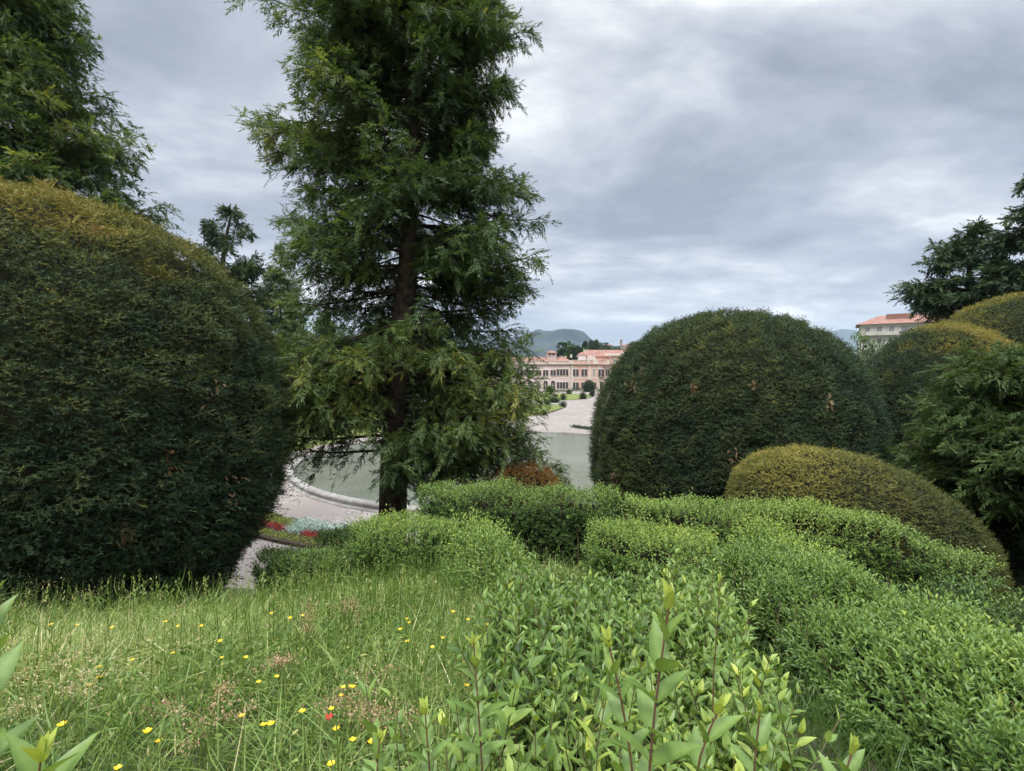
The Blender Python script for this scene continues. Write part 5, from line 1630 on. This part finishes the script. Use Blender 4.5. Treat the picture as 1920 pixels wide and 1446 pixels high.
# bleached lying straw
x, y = meadow_pts(9000, 1.1, 7.5, 0.9); n = len(x)
kk = wob(np.stack([x, y, 0 * x], -1), 1.9, 71) - 0.35 * x + 0.5 * g.normal(size=n) > 0.9
x, y = x[kk], y[kk]; n = len(x)
p = np.stack([x, y, H(x, y) + g.uniform(0.05, 0.22, n)], -1)
parts.append(scatter(*blade(4, 0.35), p, g.normal(size=(n, 3)) * np.array((1, 1, 0.25)) + np.array((0, 0, 0.25)), g.normal(size=(n, 3)) + np.array((0, 0, 0.6)), g.uniform(0.12, 0.30, n), 0.95 + 0.1 * g.normal(size=n), wscale=g.uniform(0.002, 0.005, n)))
# broad arching blades in tufts
x, y = meadow_pts(9000, 1.2, 8.5, 0.85); n = len(x)
tf_ = wob(np.stack([x, y, 0 * x], -1), 3.0, 51)
k_ = tf_ + 0.5 * g.normal(size=n) > 0.35
x, y = x[k_], y[k_]; n = len(x)
p = np.stack([x, y, H(x, y)], -1); aa = g.uniform(0, 6.28, n)
lv_ = np.stack([np.cos(aa), np.sin(aa), 0 * aa], -1)
parts.append(scatter(*blade(7, 0.85), p, np.array((0, 0, 1.0)) + lv_ * 0.45, -lv_ + np.array((0, 0, 0.4)), g.uniform(0.28, 0.50, n), 0.46 + 0.16 * g.normal(size=n), wscale=g.uniform(0.006, 0.011, n)))
# tall straight stalks with narrow leaves
x, y = meadow_pts(2600, 1.8, 8.6, 0.8); n = len(x)
sel = g.uniform(size=n) < np.clip(0.25 + 0.5 * (wob(np.stack([x, y, 0 * x], -1), 1.2, 41) > 0.1) , 0, 1)
x, y = x[sel], y[sel]; n = len(x)
p = np.stack([x, y, H(x, y)], -1); hs = g.uniform(0.36, 0.66, n)
d = np.array((0, 0, 1.0)) + g.normal(size=(n, 3)) * 0.10
lines = [(np.stack([p[k], p[k] + norm(d[k]) * hs[k] * 0.5, p[k] + norm(d[k] + np.array((0.05, 0, 0))) * hs[k]]), np.array((0.0022, 0.0018, 0.0010))) for k in range(n)]
Vt, Ft = tubes(lines, 3); parts.append((Vt, Ft, np.full(len(Vt), 0.36)))
for rep in range(3):
    f = g.uniform(0.2, 0.75, n)
    parts.append(scatter(*BL[2], p + norm(d) * (hs * f)[:, None], g.normal(size=(n, 3)) * np.array((1, 1, 0)) * 0.5 + np.array((0, 0, 0.8)), g.normal(size=(n, 3)) + np.array((0, 0, 0.6)), g.uniform(0.12, 0.24, n), 0.45 + 0.1 * g.normal(size=n), wscale=g.uniform(0.004, 0.007, n)))
# slim seed heads on half of them
hd = np.repeat(np.arange(n)[::2], 9)
tip = p + norm(d + np.array((0.05, 0, 0))) * hs[:, None]
q = tip[hd] - norm(d[hd]) * g.uniform(-0.01, 0.10, len(hd))[:, None] + g.normal(size=(len(hd), 3)) * 0.004
parts.append(scatter(*LEAFN, q, d[hd] + g.normal(size=(len(hd), 3)) * 0.3, g.normal(size=(len(hd), 3)), g.uniform(0.016, 0.03, len(hd)), 0.72 + 0.2 * g.normal(size=len(hd))))
# grass on the rest of the hill between the hedges
x = g.uniform(-3, 9, 16000); y = g.uniform(4.4, 12, 16000); n = len(x)
p = np.stack([x, y, H(x, y)], -1)
parts.append(scatter(*BL[1], p, np.array((0, 0, 1.0)) + g.normal(size=(n, 3)) * 0.5, g.normal(size=(n, 3)) + np.array((0, 0, 0.3)), g.uniform(0.08, 0.25, n), 0.3 + 0.16 * g.normal(size=n), wscale=g.uniform(0.004, 0.008, n)))
x = g.uniform(0.6, 2.6, 9000); y = g.uniform(1.2, 5, 9000); n = len(x)  # gap beside the wide hedge: its shadow put into the grass's dark tint
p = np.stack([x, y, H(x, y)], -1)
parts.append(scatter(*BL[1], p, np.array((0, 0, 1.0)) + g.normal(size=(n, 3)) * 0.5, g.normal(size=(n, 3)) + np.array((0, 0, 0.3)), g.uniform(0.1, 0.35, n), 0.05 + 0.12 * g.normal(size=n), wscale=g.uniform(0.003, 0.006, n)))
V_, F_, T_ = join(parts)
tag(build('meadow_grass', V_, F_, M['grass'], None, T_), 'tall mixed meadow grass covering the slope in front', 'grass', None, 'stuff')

# buttercups
def buttercup_mesh():
    V, Fc = [], []
    for k in range(5):
        a = 2 * math.pi * k / 5
        c, s_ = math.cos(a), math.sin(a); pc, ps = -s_, c
        b_ = len(V)
        V += [(0, 0, 0), (0.007 * c + 0.006 * pc, 0.007 * s_ + 0.006 * ps, 0.004), (0.013 * c + 0.005 * pc, 0.013 * s_ + 0.005 * ps, 0.008), (0.014 * c, 0.014 * s_, 0.009), (0.013 * c - 0.005 * pc, 0.013 * s_ - 0.005 * ps, 0.008), (0.007 * c - 0.006 * pc, 0.007 * s_ - 0.006 * ps, 0.004)]
        Fc.append([b_ + q_ for q_ in range(6)])
    return np.array(V), np.array(Fc)


bv, bf = buttercup_mesh()
spots = [(176, 1263), (186, 1279), (165, 1281), (266, 1237), (324, 1226), (447, 1235), (415, 1200), (409, 1240), (487, 1282), (502, 1271), (216, 1175), (128, 1355), (257, 1381), (300, 1360), (441, 1345), (505, 1363), (476, 1378), (627, 1307), (620, 1325),
         (635, 1366), (655, 1393), (695, 1393), (618, 1437), (633, 1288), (655, 1289), (670, 1291), (829, 1206), (755, 1161), (770, 1170), (760, 1183), (778, 1204), (812, 1206), (837, 1148), (853, 1200), (865, 1198), (885, 1168), (912, 1180), (870, 1246), (858, 1292), (343, 1173), (320, 1164),
         (517, 1150), (545, 1150), (570, 1153), (368, 1175), (100, 1172), (137, 1177), (560, 1335), (285, 1393), (218, 1440)]
g = np.random.default_rng(123)
proto = None
lab_b = 'yellow buttercup on a thin stem in the tall meadow grass'
for k, (px, py) in enumerate(spots):
    hh = g.uniform(0.28, 0.36)
    pt = on_hill(px, py, hh)
    gz = float(H(pt[0], pt[1]))
    if proto is None:
        proto = thing('buttercup', lab_b, 'flower', (pt[0], pt[1], gz), 'buttercups in the meadow')
        lv, lf = tubes([(np.array([(0, 0, -0.02), (0.012, 0, 0.12), (0.01, 0.008, 0.22), (0, 0, 0.32)]), np.array((0.0014, 0.0012, 0.001, 0.0009)))], 4)
        parts_b = [build('stem', lv + np.array(proto.location), lf, M['greenstem'], proto), build('petals', bv + np.array((0, 0, 0.32)) + np.array(proto.location), bf, M['petal'], proto, g.uniform(0, 1, len(bv)))]
        r0 = proto; hp = 0.32
    else:
        r0 = proto.copy(); COL.objects.link(r0); r0.location = (pt[0], pt[1], gz)
        for c in parts_b:
            cc_ = c.copy(); COL.objects.link(cc_); cc_.parent = r0
    f = 0.88 * g.uniform(0.9, 1.15) * (1.15 if py > 1330 else 1.0) * float(np.clip(pt[1] / 2.6, 1.0, 1.9)) ** 0.5
    r0.scale = (f, f, max(0.2, (pt[2] - gz) / 0.32))
    r0.rotation_euler = (g.normal() * 0.08, g.normal() * 0.08, g.uniform(0, 6.28))

# sorrel and dry seed-head plants
def seedplant(name, label, px, py, mat, wpx, hpx, seed, n=420, up=0.30, size=0.010):
    g = np.random.default_rng(seed)
    pt = on_hill(px, py, up); Y = pt[1]; gz = float(H(pt[0], pt[1]))
    root = thing(name, label, 'wild plant', (pt[0], pt[1], gz))
    rw, rh = 1.25 * wpx * Y / F / 2, 1.25 * hpx * Y / F / 2
    lines, pos = [], []
    m_ = 9
    for k in range(m_):
        c = pt + np.array((g.normal() * rw * 0.5, g.normal() * rw * 0.5, g.normal() * rh * 0.4))
        b_ = np.array((pt[0] + g.normal() * 0.03, pt[1] + g.normal() * 0.03, gz - 0.02))
        e_ = c + np.array((g.normal() * rw * 0.5, g.normal() * rw * 0.4, rh * g.uniform(0.2, 0.8)))
        lines.append((np.array([b_, b_ * 0.4 + c * 0.6 + np.array((0, 0, 0.02)), c, e_]), np.array((0.0016, 0.0013, 0.0010, 0.0006))))
        t = g.uniform(0, 1, n // m_)[:, None]
        pos.append(c * (1 - t) + e_ * t + g.normal(size=(n // m_, 3)) * np.array((rw * 0.22, rw * 0.22, rh * 0.14)))
    build('stems', *tubes(lines, 4), M['sorrel_stem'] if 'sorrel_stem' in M else M['stem'], root)
    pos = np.concatenate(pos); nn = len(pos)
    V_, F_, T_ = scatter(*leaf_simple(0.7, 0.1, 0.1), pos, g.normal(size=(nn, 3)) + np.array((0, 0, 0.3)), g.normal(size=(nn, 3)), size * g.uniform(0.6, 1.4, nn), g.uniform(0.1, 0.9, nn))
    tag(build('seed_heads', V_, F_, M[mat], root, T_), None, None, None, 'stuff')


for k, (lb, px, py, mt, wp_, hp_) in enumerate([
        ('pinkish sorrel seed heads beside the red poppy', 665, 1335, 'sorrel', 110, 70), ('tan sorrel seed heads low in the meadow centre', 378, 1345, 'sorrel', 85, 60), ('drooping pink sorrel sprays right of the poppy', 722, 1345, 'sorrel', 70, 50),
        ('pink tinged sorrel between the tall stalks', 528, 1245, 'sorrel', 55, 35), ('upright tan sorrel in the tall grass at mid meadow', 572, 1172, 'sorrel', 40, 60), ('reddish sorrel near the tall stalks at the far meadow', 665, 1152, 'sorrel', 55, 50),
        ('straw coloured seed heads at the upper left of the meadow before the huge yew', 60, 1145, 'drygrass', 150, 50), ('dry pale grass mat at the left of the meadow', 95, 1285, 'drygrass', 130, 60), ('thin reddish sorrel standing against the huge yew', 125, 1110, 'sorrel', 40, 70),
        ('tan dock spike standing before the leftmost low hedge', 603, 1050, 'sorrel', 30, 70), ('pale dry stems between the loose shrub and the meadow', 885, 1065, 'drygrass', 45, 50)]):
    seedplant('wild_sorrel' if mt == 'sorrel' else 'dry_grass_clump', lb, px, py, mt, wp_, hp_, 1200 + k, 800 if wp_ > 80 else 420)

pp = on_hill(617, 1350, 0.3); gz = float(H(pp[0], pp[1]))
pop = thing('poppy', 'single small red poppy in the meadow grass', 'flower', (pp[0], pp[1], gz))
lv, lf = tubes([(np.array([(pp[0], pp[1], gz - 0.02), (pp[0] + 0.01, pp[1], gz + 0.15), pp]), np.array((0.0015, 0.0013, 0.001)))], 4)
build('stem', lv, lf, M['greenstem'], pop)
build('petals', bv * np.array((1.3, 1.3, 2.2)) + pp, bf, M['poppy'], pop, np.random.default_rng(3).uniform(0, 1, len(bv)))

# pale rock
rp = on_hill(848, 1062, 0.02)
g = np.random.default_rng(7)
u_, v_ = np.meshgrid(np.linspace(0, 2 * math.pi, 25)[:-1], np.linspace(0.05, math.pi - 0.05, 12))
dv = np.stack([np.cos(u_) * np.sin(v_), np.sin(u_) * np.sin(v_), np.cos(v_)], -1).reshape(-1, 3)
rv = dv * (1 + 0.13 * wob(dv, 3, 5) + 0.05 * wob(dv, 9, 6))[:, None] * np.array((0.24, 0.2, 0.14)) + rp
i, j = np.meshgrid(np.arange(24), np.arange(11)); i2 = (i + 1) % 24
ro_ = build('rock', rv, [np.stack([j * 24 + i, j * 24 + i2, (j + 1) * 24 + i2, (j + 1) * 24 + i], -1).reshape(-1, 4), np.array([list(range(24))]), np.array([[11 * 24 + k for k in range(23, -1, -1)]])], M['rock'], None, None, False, loc=(rp[0], rp[1], rp[2] - 0.2))
tag(ro_, 'pale weathered rock half buried in grass beside the bright topped hedge', 'rock')

# ------------------------------------------------------------------ air between here and the mountains
w = MB(); w.box(-8700, 8700, -600, 8700, -1.7, 640)
m, nt, out = mat_new('pale_haze')
pv_ = nt.nodes.new('ShaderNodeVolumePrincipled')
pv_.inputs['Color'].default_value = (0.66, 0.82, 1.0, 1)
pv_.inputs['Density'].default_value = 0.00008
pv_.inputs['Anisotropy'].default_value = 0.1
nt.links.new(pv_.outputs[0], out.inputs['Volume'])
tag(w.build('haze', m), 'thin bluish haze lying between the garden and the mountains', 'haze', None, 'stuff')
